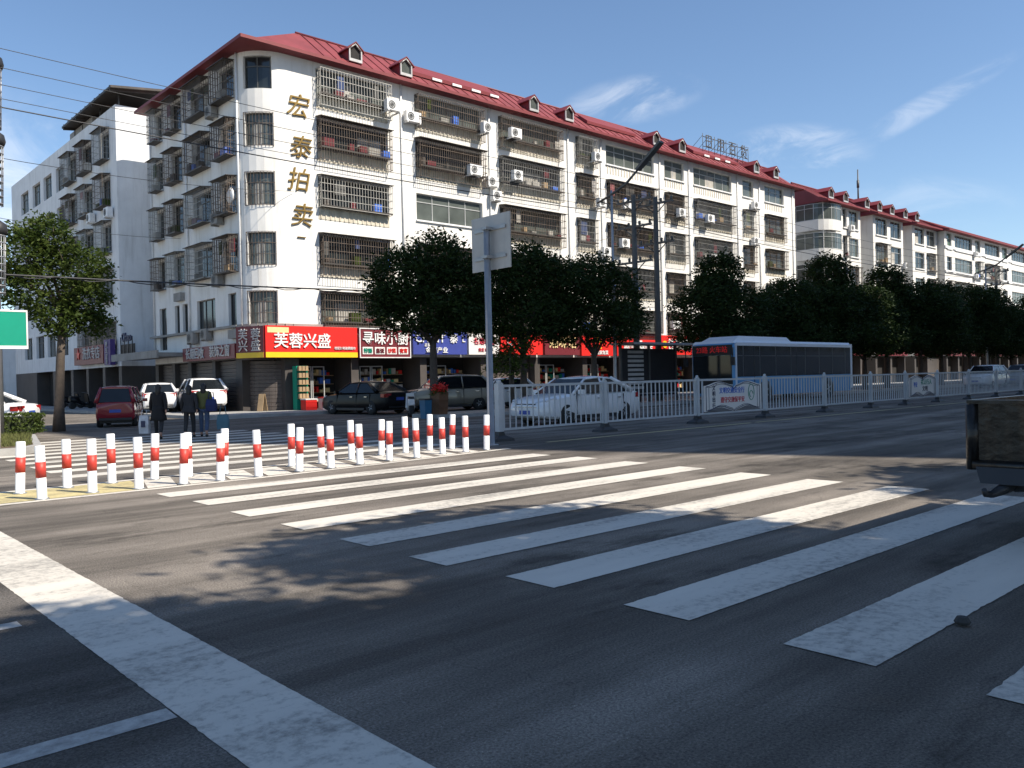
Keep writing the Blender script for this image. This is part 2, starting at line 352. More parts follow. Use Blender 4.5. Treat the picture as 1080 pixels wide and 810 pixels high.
def sbox(mb, P, s0, s1, z0, z1, d0, d1, mi=0):
    cuts = [s0] + [x for x in P.c if s0 + 1e-3 < x < s1 - 1e-3] + [s1]
    for u, w in zip(cuts, cuts[1:]):
        u += 1e-5; w -= 1e-5
        mb.hexa([P(u, z0, d1), P(w, z0, d1), P(w, z0, d0), P(u, z0, d0), P(u, z1, d1), P(w, z1, d1), P(w, z1, d0), P(u, z1, d0)], mi)
def window(parent, P, s0, s1, z0, z1, rec=.16, cols=3, tr=.68, mf='frame', mg='glass', curtain=None, rnd=RND):
    mb = MB(parent); w = .05; d0, d1 = -rec - .06, -rec
    s0 += .004; s1 -= .004; z0 += .004; z1 -= .004
    sbox(mb, P, s0, s0 + w, z0, z1, d0, d1); sbox(mb, P, s1 - w, s1, z0, z1, d0, d1)
    sbox(mb, P, s0 + w, s1 - w, z0, z0 + w, d0, d1 - .003); sbox(mb, P, s0 + w, s1 - w, z1 - w, z1, d0, d1 - .003)
    for i in range(1, cols):
        q = s0 + (s1 - s0) * i / cols; sbox(mb, P, q - w / 2, q + w / 2, z0 + w, z1 - w, d0, d1 - .006)
    if tr:
        z = z0 + (z1 - z0) * tr; sbox(mb, P, s0 + w, s1 - w, z - w / 2, z + w / 2, d0, d1 - .009)
    f = mb.build('window', M[mf], parent)
    pb = MB(parent); sbox(pb, P, s0 + .01, s1 - .01, z0 + .01, z1 - .01, d0 - .02, d0 + .02); pb.build('pane', M[mg], f)
    if curtain:
        cb = MB(parent); u = s0 + (s1 - s0) * curtain[0]; v = s0 + (s1 - s0) * curtain[1]
        sbox(cb, P, u, v, z0 + .06, z0 + (z1 - z0) * (tr or .95) - .03, d0 + .022, d0 + .03); cb.build('curtain', M['curtain'], f)
    return f
def cage(parent, P, s0, s1, z0, z1, dep=.5, mat='cage', sp=.15, hs=.42, tray=None, roof=True, t=.019, low=None, goods=0, rnd=RND):
    mb = MB(parent); lo = low if low is not None else z0
    n = max(2, round((s1 - s0) / sp))
    for i in range(n + 1):
        q = s0 + (s1 - s0) * i / n; sbox(mb, P, q - t / 2, q + t / 2, lo, z1, dep - t, dep)
    k = max(1, round(dep / sp))
    for q in (s0, s1):
        for j in range(k):
            d = .02 + dep * j / k; sbox(mb, P, q - t / 2, q + t / 2, lo, z1, d, d + t)
    nz = max(2, round((z1 - lo) / hs)); T = t * 1.25
    for i in range(nz + 1):
        z = lo + (z1 - lo) * i / nz; sbox(mb, P, s0, s1, z - T / 2, z + T / 2, dep, dep + .012)
        for q in (s0, s1): sbox(mb, P, q - t * .9, q + t * .9, z - T / 2, z + T / 2, .01, dep)
    ob = mb.build('balcony_cage', M[mat], parent)
    if tray is not None:
        tb = MB(parent); sbox(tb, P, s0 + .03, s1 - .03, tray - .03, tray, .012, dep - .03)
        sbox(tb, P, s0, s1, tray - .06, tray + .02, dep - .03, dep + .004); tb.build('cage_tray', M['tin'], ob)
    if roof:
        rb = MB(parent); a = [P(s0 - .06, z1 + .1, .012), P(s1 + .06, z1 + .1, .012), P(s1 + .06, z1 + .03, dep + .12), P(s0 - .06, z1 + .03, dep + .12)]
        rb.hexa([(p.x, p.y, p.z - .03) for p in a] + [tuple(p) for p in a]); rb.build('cage_roof', M['tin'], ob)
    if goods and tray is not None and z1 - z0 > 1.2:
        q = s0 + .15
        while q < s1 - .5:
            w = rnd.uniform(.25, .6); h = rnd.uniform(.4, .95)
            if rnd.random() < goods * .38: lb_ = MB(parent); sbox(lb_, P, q, q + w, z1 - .16 - h, z1 - .14, .2, .235); lb_.build('laundry', M[rnd.choice(['curtain', 's_maroon', 'letter_d', 'denim_c', 'rose', 'frame_d', 'frame_d', 'leaf_m'])], ob)
            q += w + rnd.uniform(.05, .9)
    if goods and tray is not None:
        q = s0 + .2; ms = ['curtain', 'cartonc', 'leaf_m', 'tin', 's_maroon', 'letter_b']
        while q < s1 - .5:
            w = rnd.uniform(.2, .6); h = rnd.uniform(.15, .55)
            if rnd.random() < goods: gb = MB(parent); sbox(gb, P, q, q + w, tray + .002, tray + h, .06, dep - .12); gb.build('storage_box', M[ms[rnd.randrange(6)]], ob)
            q += w + rnd.uniform(.05, .5)
    return ob
def aircon(parent, P, s, z, d=.03, w=.82, mat='white'):
    mb = MB(parent); sbox(mb, P, s, s + w, z, z + .56, d + .06, d + .38); sbox(mb, P, s + .05, s + .12, z - .08, z, .012, d + .4); sbox(mb, P, s + w - .12, s + w - .05, z - .08, z, .012, d + .4)
    o = mb.build('air_conditioner', M[mat], parent)
    g = MB(parent); c = P(s + .3, z + .28, d + .385); t = (P(s + .31, z, 0) - P(s + .3, z, 0)).normalized(); up = Vector((0, 0, 1))
    def ring(r0, r1, dd):
        nn = t.cross(up)
        for i in range(16):
            a0, a1 = i / 16 * 2 * math.pi, (i + 1) / 16 * 2 * math.pi
            f = lambda a, r: c + (t * math.cos(a) + up * math.sin(a)) * r + nn * dd
            g.face([f(a0, r0), f(a1, r0), f(a1, r1), f(a0, r1)])
    ring(.17, .22, .01); ring(.0, .06, .01); ring(.09, .12, .01)
    for i in range(12):
        a = i / 12 * 2 * math.pi; e = c + (t * math.cos(a) + up * math.sin(a)) * .2; g.tube([c + t.cross(up) * .008, e + t.cross(up) * .008], .007, 4)
    g.build('fan_grille', M['frame_d'], o)
    return o

# leaf clouds
def leaf_mesh(name, lumps, n_cl, per, sig, size, seed, flat=.55):
    r = np.random.default_rng(seed); L = np.array(lumps, float)
    wts = (L[:, 3] * L[:, 4]) ** 1; wts /= wts.sum()
    idx = r.choice(len(L), n_cl, p=wts); d = r.normal(size=(n_cl, 3)); d /= np.linalg.norm(d, axis=1)[:, None]
    rr = r.uniform(.25, 1, n_cl) ** .45
    c = L[idx, :3] + d * rr[:, None] * L[idx][:, [3, 3, 4]]
    p = np.repeat(c, per, 0) + r.normal(size=(n_cl * per, 3)) * np.array([sig, sig, sig * .7])
    N = len(p); a = r.normal(size=(N, 3)); a[:, 2] *= flat; a /= np.linalg.norm(a, axis=1)[:, None]
    b = np.cross(a, r.normal(size=(N, 3))); b /= np.linalg.norm(b, axis=1)[:, None]
    s = size * r.uniform(.6, 1.25, N)[:, None]; w = .42
    v = np.stack([p - a * s, p + b * s * w, p + a * s, p - b * s * w], 1).reshape(-1, 3)
    me = bpy.data.meshes.new(name); me.vertices.add(4 * N); me.vertices.foreach_set('co', v.ravel())
    me.loops.add(4 * N); me.loops.foreach_set('vertex_index', np.arange(4 * N, dtype=np.int32))
    me.polygons.add(N); me.polygons.foreach_set('loop_start', np.arange(0, 4 * N, 4, dtype=np.int32)); me.polygons.foreach_set('loop_total', np.full(N, 4, dtype=np.int32))
    me.update(); me.validate(); return me
def make_tree(name, label, loc, lumps, trunk_h, r0, leaf, seed, n_cl=900, per=14, sig=.2, size=.11, lean=(0, 0), stems=1, cat='tree', group=None):
    t = thing(name, label, cat, loc, 0, group); rn = random.Random(seed)
    mb = MB()
    for k in range(stems):
        ox, oy = (rn.uniform(-.35, .35), rn.uniform(-.3, .3)) if stems > 1 else (0, 0)
        top = Vector((lean[0] + ox * 1.6, lean[1] + oy * 1.6, trunk_h))
        pts = [Vector((ox, oy, -.05)), Vector((ox + lean[0] * .1, oy + lean[1] * .1, trunk_h * .2)), Vector((ox + lean[0] * .45, oy + lean[1] * .4, trunk_h * .6)), top]
        mb.tube(pts, [r0 * 1.45, r0 * 1.05, r0 * .9, r0 * .72], 9)
        for L in lumps:
            if stems > 1 and rn.random() < .5: continue
            c = Vector(L[:3]); m = top.lerp(c, .5) + Vector((rn.uniform(-.2, .2), rn.uniform(-.2, .2), rn.uniform(-.1, .25)))
            mb.tube([top - Vector((0, 0, rn.uniform(.05, .5))), m, c], [r0 * .5, r0 * .3, r0 * .12], 6)
            for _ in range(4):
                e = c + Vector((rn.uniform(-1, 1) * L[3], rn.uniform(-1, 1) * L[3], rn.uniform(-.6, .9) * L[4])) * .75
                mb.tube([m.lerp(c, rn.uniform(.2, .9)), (m + e) / 2 + Vector((0, 0, .1)), e], [r0 * .2, r0 * .12, r0 * .04], 5)
    mb.build('trunk', M['bark'], t)
    me = leaf_mesh('crown', lumps, n_cl, per, sig, size, seed); me.materials.append(M[leaf]); ob = bpy.data.objects.new('crown', me); COL.objects.link(ob); ob.parent = t
    return t

# ---------------------------------------------------------------- ground, roads, markings
def sheet(name, poly, z, mat, kind=True):
    mb = MB(); mb.face([(x, y, z) for x, y in poly], 0); return struct(mb, name, M[mat])
def rect(x0, y0, x1, y1): return [(x0, y0), (x1, y0), (x1, y1), (x0, y1)]
sheet('ground', rect(-900, -900, 1100, 1100), -.012, 'pave')
mb = MB()
for (x0, y0, x1, y1) in ((-80, -3.2, 260, 34.4), (-8, 34.4, 14.2, 260)): mb.face([(x, y, 0) for x, y in rect(x0, y0, x1, y1)])
struct(mb, 'road', M['asphalt'])
def slab(name, poly, z, mat='pave', kerb=.16):
    """raised pavement with a kerb-stone rim"""
    mb = MB(); c = Vector((sum(p[0] for p in poly) / len(poly), sum(p[1] for p in poly) / len(poly)))
    inn = []; n = len(poly)
    for i in range(n):
        a, b, d = Vector(poly[i - 1]), Vector(poly[i]), Vector(poly[(i + 1) % n])
        e1, e2 = (b - a).normalized(), (d - b).normalized(); n1, n2 = Vector((-e1.y, e1.x)), Vector((-e2.y, e2.x))
        bis = (n1 + n2).normalized(); inn.append(b + bis * kerb / max(.4, bis.dot(n1)))
    for i in range(n):
        j = (i + 1) % n; a, b = poly[i], poly[j]; u, v = inn[i], inn[j]
        mb.face([(*a, -.01), (*b, -.01), (*b, z), (*a, z)], 1); mb.face([(*a, z), (*b, z), (v.x, v.y, z), (u.x, u.y, z)], 1)
    mb.face([(p.x, p.y, z) for p in inn], 0)
    o = mb.build(name, [M[mat], M['kerb']]); o['kind'] = 'structure'; return o
slab('pavement', [(14.2, 260), (14.2, 37.2), (14.9, 35.2), (17, 34.4), (260, 34.4), (260, 260)], .13)
slab('pavement', [(19.2, 25.3), (19.6, 25.0), (150, 25.0), (150, 27.2), (19.6, 27.2), (19.2, 26.9)], .14)
slab('pavement', [(-80, -3.2), (-80, -60), (260, -60), (260, -3.2)], .13)
slab('traffic_island', [(3.5, 21.3), (3.9, 20.9), (4.5, 21.0), (5.0, 21.8), (6.35, 28.6), (6.1, 29.0), (2.2, 29.0), (1.9, 28.6)], .16, 'soil')
def rough(mb, x0, y0, x1, y1, st=.045, a=.003):
    """painted bar with slightly ragged edges"""
    j = lambda: RND.gauss(0, a * .6) - (RND.random() < .06) * a * RND.uniform(0, 2.5)
    lo, hi = [], []
    n = max(2, int(max(x1 - x0, y1 - y0) / st))
    if x1 - x0 > y1 - y0:
        for i in range(n + 1): x = x0 + (x1 - x0) * i / n; e = j() if i in (0, n) else 0; lo.append((x + e, y0 - j(), .0055)); hi.append((x + e, y1 + j(), .0055))
        for i in range(n): mb.face([lo[i], lo[i + 1], hi[i + 1], hi[i]])
    else:
        for i in range(n + 1): y = y0 + (y1 - y0) * i / n; lo.append((x0 - j(), y, .0055)); hi.append((x1 + j(), y, .0055))
        for i in range(n): mb.face([lo[i], hi[i], hi[i + 1], lo[i + 1]])
# zebra across the near carriageway, stop line, lane lines
mb = MB()
tops = [11.55, 10.42, 9.2, 7.98, 6.78, 5.66, 4.56, 3.44, 2.33, 1.33, .2]
for i, y in enumerate(tops):
    j = RND.uniform(-.05, .05); rough(mb, 4.02 + j, y - .5, 10.42 + j + min(.62, .11 * max(0, y - 4.2)), y)
o = struct(mb, 'zebra_crossing', M['paint'])
mb = MB(); rough(mb, 1.36, -3, 1.86, 11.9); struct(mb, 'stop_line', M['paint'])
mb = MB()
for y in (3.76, 5.87): mb.face([(-4, y - .09, .0055), (1.35 if y < 5 else 1.2, y - .07, .0055), (1.35 if y < 5 else 1.2, y + .07, .0055), (-4, y + .09, .0055)])
struct(mb, 'lane_line', M['paint_faded'])
mb = MB(); y = 14.75; k = 0
while y < 25.2:
    x0 = 3.75 + (y - 14.7) * .02; mb.face([(x0, y, .0055), (11.5, y, .0055), (11.5, y + .5, .0055), (x0, y + .5, .0055)]); y += 1.12
struct(mb, 'zebra_crossing', M['paint'])
# painted median carrying the bollards
mb = MB()
xs = [-6, 2.2, 4, 6, 8, 10, 11.6]
nearY = [12.02, 12.02, 12.05, 12.1, 12.3, 12.55, 12.75]; farY = [13.62, 13.62, 13.65, 13.75, 13.95, 14.15, 14.25]
mb2 = MB(); mb3 = MB()
for i in range(len(xs) - 1):
    a, b = xs[i], xs[i + 1]
    mb2.face([(a, nearY[i], .0055), (b, nearY[i + 1], .0055), (b, nearY[i + 1] + .16, .0055), (a, nearY[i] + .16, .0055)])
    mb2.face([(a, farY[i] - .14, .0055), (b, farY[i + 1] - .14, .0055), (b, farY[i + 1], .0055), (a, farY[i], .0055)])
x = 4.15
def lerp_y(x, Y):
    for i in range(len(xs) - 1):
        if xs[i] <= x <= xs[i + 1]: return Y[i] + (Y[i + 1] - Y[i]) * (x - xs[i]) / (xs[i + 1] - xs[i])
while x < 10.9:
    n0, f0 = lerp_y(x, nearY) + .22, lerp_y(x, farY) - .2
    mb2.face([(x, n0, .0055), (x + .42, n0 + .02, .0055), (x + .75, f0, .0055), (x + .33, f0, .0055)]); x += .62
struct(mb2, 'median_marking', M['paint'])
mb3.face([(-6, 12.2, .0055), (4.1, 12.23, .0055), (4.3, 13.48, .0055), (-6, 13.45, .0055)]); struct(mb3, 'median_marking', M['yellow'])
mb = MB()
for a, b in ((13.2, 21.6), (21.9, 34), (34.3, 120)): mb.face([(a, 13.28, .0055), (b, 13.28, .0055), (b, 13.42, .0055), (a, 13.42, .0055)])
struct(mb, 'median_line', M['yellow'])
mb = MB(); mb.face([(-5, 13.75, .0025), (4.2, 13.75, .0025), (11, 14.25, .0025), (11, 14.6, .0025), (4.2, 14.6, .0025), (-5, 14.6, .0025)]); struct(mb, 'road_repair_strip', M['asphalt_dark'])
mb = MB(); mb.face([(-6, 1.0, .0025), (1.45, 1.0, .0025), (1.45, 9.4, .0025), (-6, 11.4, .0025)]); struct(mb, 'road_repair_strip', M['asphalt_dark'])

# ---------------------------------------------------------------- corner apartment block
def arc(cx, cy, r, a0, a1, n): return [(cx + r * math.cos(rad(a0 + (a1 - a0) * i / n)), cy + r * math.sin(rad(a0 + (a1 - a0) * i / n))) for i in range(n + 1)]
B1 = thing('apartment_building', 'long white corner apartment block with gold wall characters and a red roof', 'building', (44, 38, 0))
P1 = Path([(18, 51.4)] + arc(19.9, 39.9, 1.9, 180, 270, 8) + [(69.4, 38), (69.4, 49)])
X = lambda x: P1.at(x=x) if x > 19.9 else None
def sx(x): return P1.c[9] + (x - 19.9)
def sy(y): return 51.4 - y
heads = [6.04, 9.0, 11.96, 14.92, 17.62]
bays = dict(A=(21.6, 25.9), B=(27.75, 32.6), C=(34.0, 39.3), D=(40.85, 42.65), E=(43.9, 49.2), F=(50.45, 52.85), G=(54.1, 59.3), H=(60.95, 62.6), I=(64.35, 67.5))
ops = []; wins = []
for b, (x0, x1) in bays.items():
    for k, h in enumerate(heads):
        z1 = h - (.12 if k == 4 else 0); z0 = h - 1.5
        plain = (b in 'EFGHI' and k == 4) or (b == 'B' and k == 2)
        ops.append((sx(x0), sx(x1), z0, z1)); wins.append((b, k, sx(x0), sx(x1), z0, z1, plain))
cs0, cs1 = P1.c[1] + 1.9 * rad(27), P1.c[1] + 1.9 * rad(70)
for k, h in enumerate([6.02, 8.91, 11.86, 14.76, 17.55]): ops.append((cs0, cs1, h - 1.6, h)); wins.append(('corner', k, cs0, cs1, h - 1.6, h, True))
lcols = [(39.75, 41.4), (42.75, 45.0), (46.55, 48.0), (49.45, 50.4)]
for k, h in enumerate([None, 8.75, 11.65, 14.5, 17.35]):
    if h is None: continue
    for c, (a, b) in enumerate(lcols): ops.append((sy(b), sy(a), h - 1.55, h)); wins.append(('left%d' % c, k, sy(b), sy(a), h - 1.55, h, False))
for a, b, z0, z1 in ((49.4, 50.5, 3.55, 6.0), (47.4, 48.1, 4.35, 6.0), (46.2, 46.95, 4.35, 6.0), (42.5, 44.9, 4.3, 6.0), (39.95, 40.9, 4.35, 6.05)):
    ops.append((sy(b), sy(a), z0, z1)); wins.append(('flush', 0, sy(b), sy(a), z0, z1, True))
# ground floor openings
shops = []
x = 20.3
for i in range(11):
    w = 4.0 if i else 3.0; shops.append((sx(x), sx(x + w), .13, 2.75)); x += w + .45
lshops = [(sy(50.9), sy(48.7), .13, 2.7), (sy(48.3), sy(46.4), .13, 2.7), (sy(45.9), sy(43.1), .13, 2.7), (sy(42.7), sy(40.2), .13, 2.7)]
cshop = [(P1.c[1] + .35, P1.c[9] - .35, .13, 2.65)]
wb = MB(B1)
wall(wb, P1, 2.76, 18.05, ops)
wb.build('wall', M['plaster'], B1)
wb = MB(B1); wall(wb, P1, 0, 2.759, [(*q, 1.7) for q in shops] + [(*q, .35) for q in lshops] + [(*q, .5) for q in cshop]); wb.build('shop_front_wall', M['shaded_pier'], B1)
ib = MB(B1)
for q in shops: sbox(ib, P1, q[0] + .01, q[1] - .01, .13, 2.74, -1.75, -1.69)
ib.box(19.95, 39.8, .12, 69, 40, 2.9)
ib.build('shop_interior', M['dark'], B1)
for i, q in enumerate(shops):
    if i in (3, 6, 8, 9): continue
    gm = MB(B1); r_ = random.Random(i)
    for zz in (.5, .95, 1.4, 1.85):
        sbox(gm, P1, q[0] + .3, q[1] - .3, zz - .04, zz - .005, -1.68, -1.3, 0); u = q[0] + .35
        while u < q[1] - .5: w_ = r_.uniform(.1, .3); sbox(gm, P1, u, u + w_, zz, zz + r_.uniform(.12, .34), -1.6, -1.34, r_.randrange(6)); u += w_ + r_.uniform(.01, .1)
    gm.build('stocked_shelf', [M[k] for k in ('cartonc', 's_red', 's_cream', 's_green', 'letter_b', 'letter_d')], B1)
    dm = MB(B1); u = q[0] + r_.uniform(.05, .4)
    for dd in (0, .75): sbox(dm, P1, u + dd, u + dd + .05, .14, 2.3, -.55, -.5); sbox(dm, P1, u + dd + .65, u + dd + .7, .14, 2.3, -.55, -.5); sbox(dm, P1, u + dd + .05, u + dd + .65, 2.25, 2.3, -.55, -.5)
    dm.build('door_frame', M['frame'], B1)
bb = MB(B1); bb.face([(69.4, 49, 0), (18, 51.4, 0), (18, 51.4, 18), (69.4, 49, 18)]); bb.build('rear_wall', M['plaster2'], B1)
for i, q in enumerate(lshops): 
    s = MB(B1)
    for r in range(13): sbox(s, P1, q[0] + .02, q[1] - .02, .14 + r * .195, .14 + r * .195 + .18, -.3, -.26 + (.0))
    s.build('roller_shutter', M['shutter'], B1)
s = MB(B1)
for r in range(13): sbox(s, P1, cshop[0][0] + .02, cshop[0][1] - .02, .14 + r * .19, .14 + r * .19 + .175, -.45, -.41)
s.build('roller_shutter', M['shutter'], B1)
for i in (3, 6, 8, 9):
    q = shops[i]; s = MB(B1)
    for r in range(13): sbox(s, P1, q[0] + .02, q[1] - .02, .14 + r * .197, .14 + r * .197 + .18, -.5, -.45)
    s.build('roller_shutter', M['shutter'], B1)
R2 = random.Random(5)
for (b, k, s0, s1, z0, z1, plain) in wins:
    w = s1 - s0; cols = max(1, round(w / 1.15))
    g = R2.choice(['glass', 'glass', 'glass2']) if not (b in 'EFGHI' and k == 4) else 'glass2'
    cur = None
    if R2.random() < .4 and cols > 1: a = R2.uniform(0, .6); cur = (a, a + R2.uniform(.15, .4))
    if b == 'corner':
        window(B1, P1, s0, s1, z0, z1, .14, 2, .7, 'frame_d', 'glass' if k == 4 else 'glass2', (.3, .6) if k != 4 else None)
        if k != 4: cage(B1, P1, s0 - .02, s1 + .02, z0 - .02, z1 + .02, .06, 'cage_r', .16, .55, roof=False)
        continue
    if b == 'flush': window(B1, P1, s0, s1, z0, z1, .14, 1 if w < 1.3 else 3, 0, 'frame_d', 'glass'); continue
    window(B1, P1, s0, s1, z0, z1, .16, cols, .7, 'frame' if plain else 'frame_d', g, cur)
    if b.startswith('left'):
        cage(B1, P1, s0 - .1, s1 + .1, z0 - .15, z1 + .08, .5, R2.choice(['cage_r', 'cage_r', 'cage']), .14, .36, tray=z0 - .12, roof=True, goods=.75, rnd=R2); continue
    if plain:
        sb = MB(B1); sbox(sb, P1, s0 - .05, s1 + .05, z0 - .1, z0 - .004, .004, .1); sb.build('window_sill', M['white'], B1)
        if b in 'EGI' or b == 'F':
            rb = MB(B1); n = int((s1 - s0) / .3)
            for i in range(n): q = s0 + .1 + i * (s1 - s0 - .2) / n; sbox(rb, P1, q, q + .06, z0 - .66, z0 - .13, .004, .035)
            rb.build('parapet_ribs', M['stained'], B1)
        continue
    dep = .44 if b in 'ABCEG' else .36
    mt = R2.choice(['cage', 'cage_r', 'cage_r', 'cage_w', 'cage', 'cage_r']); dep *= R2.uniform(.8, 1.2)
    if b == 'A' and k == 4: mt = 'cage_w'
    # ribbed, stained parapet below the window, inside the cage
    rb = MB(B1); sbox(rb, P1, s0, s1, z0 - .66, z0 - .02, .003, .02); n = int((s1 - s0) / .28)
    for i in range(n): q = s0 + .1 + i * (s1 - s0 - .2) / n; sbox(rb, P1, q, q + .07, z0 - .64, z0 - .04, .02, .055)
    rb.build('parapet_ribs', M['stained'], B1)
    cage(B1, P1, s0, s1, z0, z1 - (.1 if k == 4 else -.02), dep, mt, .15 if mt != 'cage_w' else .17, .42, tray=z0 + .02, roof=(k != 4), low=z0 - .6 if R2.random() < .8 else z0 - .05, goods=.55, rnd=R2)
for (xx, z, w, d) in ((25.35, 15.95, .9, .5), (26.9, 15.75, 1.0, .06), (34.3, 16.1, .85, .5), (31.0, 13.35, .9, .5), (32.75, 13.0, .8, .06), (33.1, 12.2, .7, .06), (34.6, 13.6, .7, .35), (32.1, 16.0, .5, .5), (41.9, 15.9, .8, .4), (42.3, 12.9, .7, .38), (45.2, 13.2, .8, .1), (54.9, 13.25, .85, .35), (62.0, 15.2, 1.0, .06), (61.9, 12.2, .9, .06), (51.3, 13.3, .8, .3), (44.6, 10.4, .8, .35), (50.6, 4.9, .9, .06), (43.0, 9.7, .8, .06), (55.3, 10.2, .8, .3)):
    aircon(B1, P1, sx(xx), z, d, w)
for (yy, z) in ((42.3, 15.2), (42.0, 6.55), (41.9, 9.65), (45.4, 3.75), (43.6, 3.85)): aircon(B1, P1, sy(yy), z, .03, .8, 'concrete')
for (y0, y1, z) in ((39.6, 40.5, 4.25), (46.6, 47.6, 6.7)):
    ub = MB(B1); sbox(ub, P1, sy(y1), sy(y0), z - .5, z - .05, .02, .25); ub.build('meter_box', M['concrete'], B1)
# drain pipes, floor bands, ledge over the shop fronts
for xx in (26.8, 33.2, 40.05, 43.3, 49.8, 53.4, 60.1, 63.4, 68.9): pb = MB(B1); pb.tube([P1(sx(xx), 4.5, .07), P1(sx(xx), 17.9, .07)], .05, 6); pb.build('drain_pipe', M['white'], B1)
for yy in (51.2, 45.8, 39.0 + .4): pb = MB(B1); pb.tube([P1(sy(yy), 3.4, .07), P1(sy(yy), 17.8, .07)], .05, 6); pb.build('drain_pipe', M['white'], B1)
lb = MB(B1); sbox(lb, P1, sy(51.4) + .01, P1.c[-2] - .01, 4.28, 4.4, .004, .3); lb.build('ledge', M['concrete'], B1)
ab = MB(B1); ab.box(16.35, 46.4, 3.08, 17.99, 54, 3.3); ab.box(16.3, 46.35, 3.0, 16.42, 54, 3.42); ab.build('entrance_canopy', M['concrete'], B1)
# dish on the side wall
db = MB(B1); c = P1(sy(39.9) , 10.8, .35)
db.lathe([(.02, .0), (.2, .02), (.34, .07), (.42, .13)], tuple(c), 'X', 14); db.tube([c, P1(sy(39.9), 10.6, .0)], .025, 5); db.build('satellite_dish', M['white'], B1)
# roof: shallow skirt then steeper sheet, hipped at the corner
def roof_main(parent, x0, x1, yf, yr, yb, ze, zr, name='roof', hip=True, mat='roof', inset=4.8):
    mb = MB(parent); th = .16
    e = [(x0, yf), (x1, yf)]; ya = yf + .95; za = ze + .36
    xr = x0 + inset if hip else x0
    mb.face([(x0, yf, ze), (x1, yf, ze), (x1, ya, za), (x0 + (.95 if hip else 0), ya, za)])
    mb.face([(x0 + (.95 if hip else 0), ya, za), (x1, ya, za), (x1, yr, zr), (xr, yr, zr)])
    mb.face([(xr, yr, zr), (x1, yr, zr), (x1, yb, ze), (x0 + (inset if hip else 0), yb, ze)])
    if hip:
        mb.face([(x0, yb, ze), (x0, yf, ze), (x0 + .95, ya, za), (x0 + .95, yb, za)])
        mb.face([(x0 + .95, yb, za), (x0 + .95, ya, za), (xr, yr, zr), (xr, yb, ze + .4)])
    else: mb.face([(x0, yb, ze), (x0, yf, ze), (x0, ya, za), (x0, yr, zr)])
    mb.face([(x1, yf, ze), (x1, yb, ze), (x1, yr, zr), (x1, ya, za)])
    # standing seams
    n = int((x1 - xr) / .75)
    for i in range(n):
        q = xr + .3 + i * (x1 - xr - .5) / n
        mb.face([(q, ya, za + .004), (q + .05, ya, za + .004), (q + .05, yr, zr + .004), (q, yr, zr + .004)]); 
        mb.tube([(q, yf + .02, ze + .02), (q, ya, za + .02), (q, yr - .02, zr + .02)], .022, 4)
    mb.tube([(xr, yr, zr + .03), (x1, yr, zr + .03)], .07, 6)
    r = mb.build(name, M[mat], parent)
    fb = MB(parent)
    fb.box(x0 - .02, yf - .03, ze - .13, x1 + .02, yf + .005, ze + .03); fb.box(x0 - .03, yf + .006, ze - .13, x0 + .005, yb, ze + .03); fb.box(x1 - .005, yf + .006, ze - .2, x1 + .03, yb, ze + .02)
    fb.face([(x0 + .006, yf + .006, ze - .12), (x1 - .006, yf + .006, ze - .12), (x1 - .006, yf + 1.2, ze - .12), (x0 + .006, yf + 1.2, ze - .12)]); fb.face([(x0 + .006, yf + 1.2, ze - .12), (x0 + 1.2, yf + 1.2, ze - .12), (x0 + 1.2, yb, ze - .12), (x0 + .006, yb, ze - .12)])
    fb.build('fascia', M['roof_dark'], r)
    return r
def dormer(parent, roof, xc, yf, yr_, zb, zt, w=.95, pane='glass2', dark=False):
    mb = MB(parent); zs = zb + (zt - zb) * .6; h = w / 2
    mb.face([(xc - h, yf + .02, zb - .3), (xc - h, yf + .02, zs), (xc - h, yr_, zs), (xc - h, yr_, zb - .3)], 0); mb.face([(xc + h, yf + .02, zb - .3), (xc + h, yf + .02, zs), (xc + h, yr_, zs), (xc + h, yr_, zb - .3)], 0)
    for sgn in (-1, 1):
        e = (xc + sgn * (h + .14), zs - .1)
        mb.hexa([(xc, yf - .12, zt), (e[0], yf - .12, e[1]), (e[0], yr_ + .4, e[1]), (xc, yr_ + .4, zt), (xc, yf - .12, zt + .06), (e[0], yf - .12, e[1] + .06), (e[0], yr_ + .4, e[1] + .06), (xc, yr_ + .4, zt + .06)], 0)
    d = mb.build('dormer', M['roof_dark'], parent); d.parent = roof
    fb = MB(parent); w2 = .07
    for q in (xc - h, xc + h - w2): fb.box(q, yf - .06, zb - .15, q + w2, yf + .05, zs)
    fb.box(xc - h + w2, yf - .055, zb - .15, xc + h - w2, yf + .05, zb)
    for sgn in (-1, 1): fb.tube([(xc + sgn * (h - .03), yf - .03, zs - .03), (xc, yf - .03, zt - .05)], .055, 4)
    fb.build('dormer_frame', M['frame'], d)
    gb = MB(parent); gb.face([(xc - h + .05, yf + .06, zb - .1), (xc + h - .05, yf + .06, zb - .1), (xc + h - .05, yf + .06, zs), (xc, yf + .06, zt - .1), (xc - h + .05, yf + .06, zs)]); gb.build('dormer_pane', M['dark' if dark else pane], d)
rf = roof_main(B1, 17.35, 69.95, 37.35, 41.0, 52, 17.9, 20.35)
for i, xd in enumerate((24.4, 27.7, 37.7, 41.0, 50.4, 53.6, 64.2, 67.4)):
    # dormers are sub-parts of the roof
    dormer(B1, rf, xd, 38.65, 40.2, 18.78, 19.66, .8, 'glass2', i in (0, 3, 4, 5, 7))
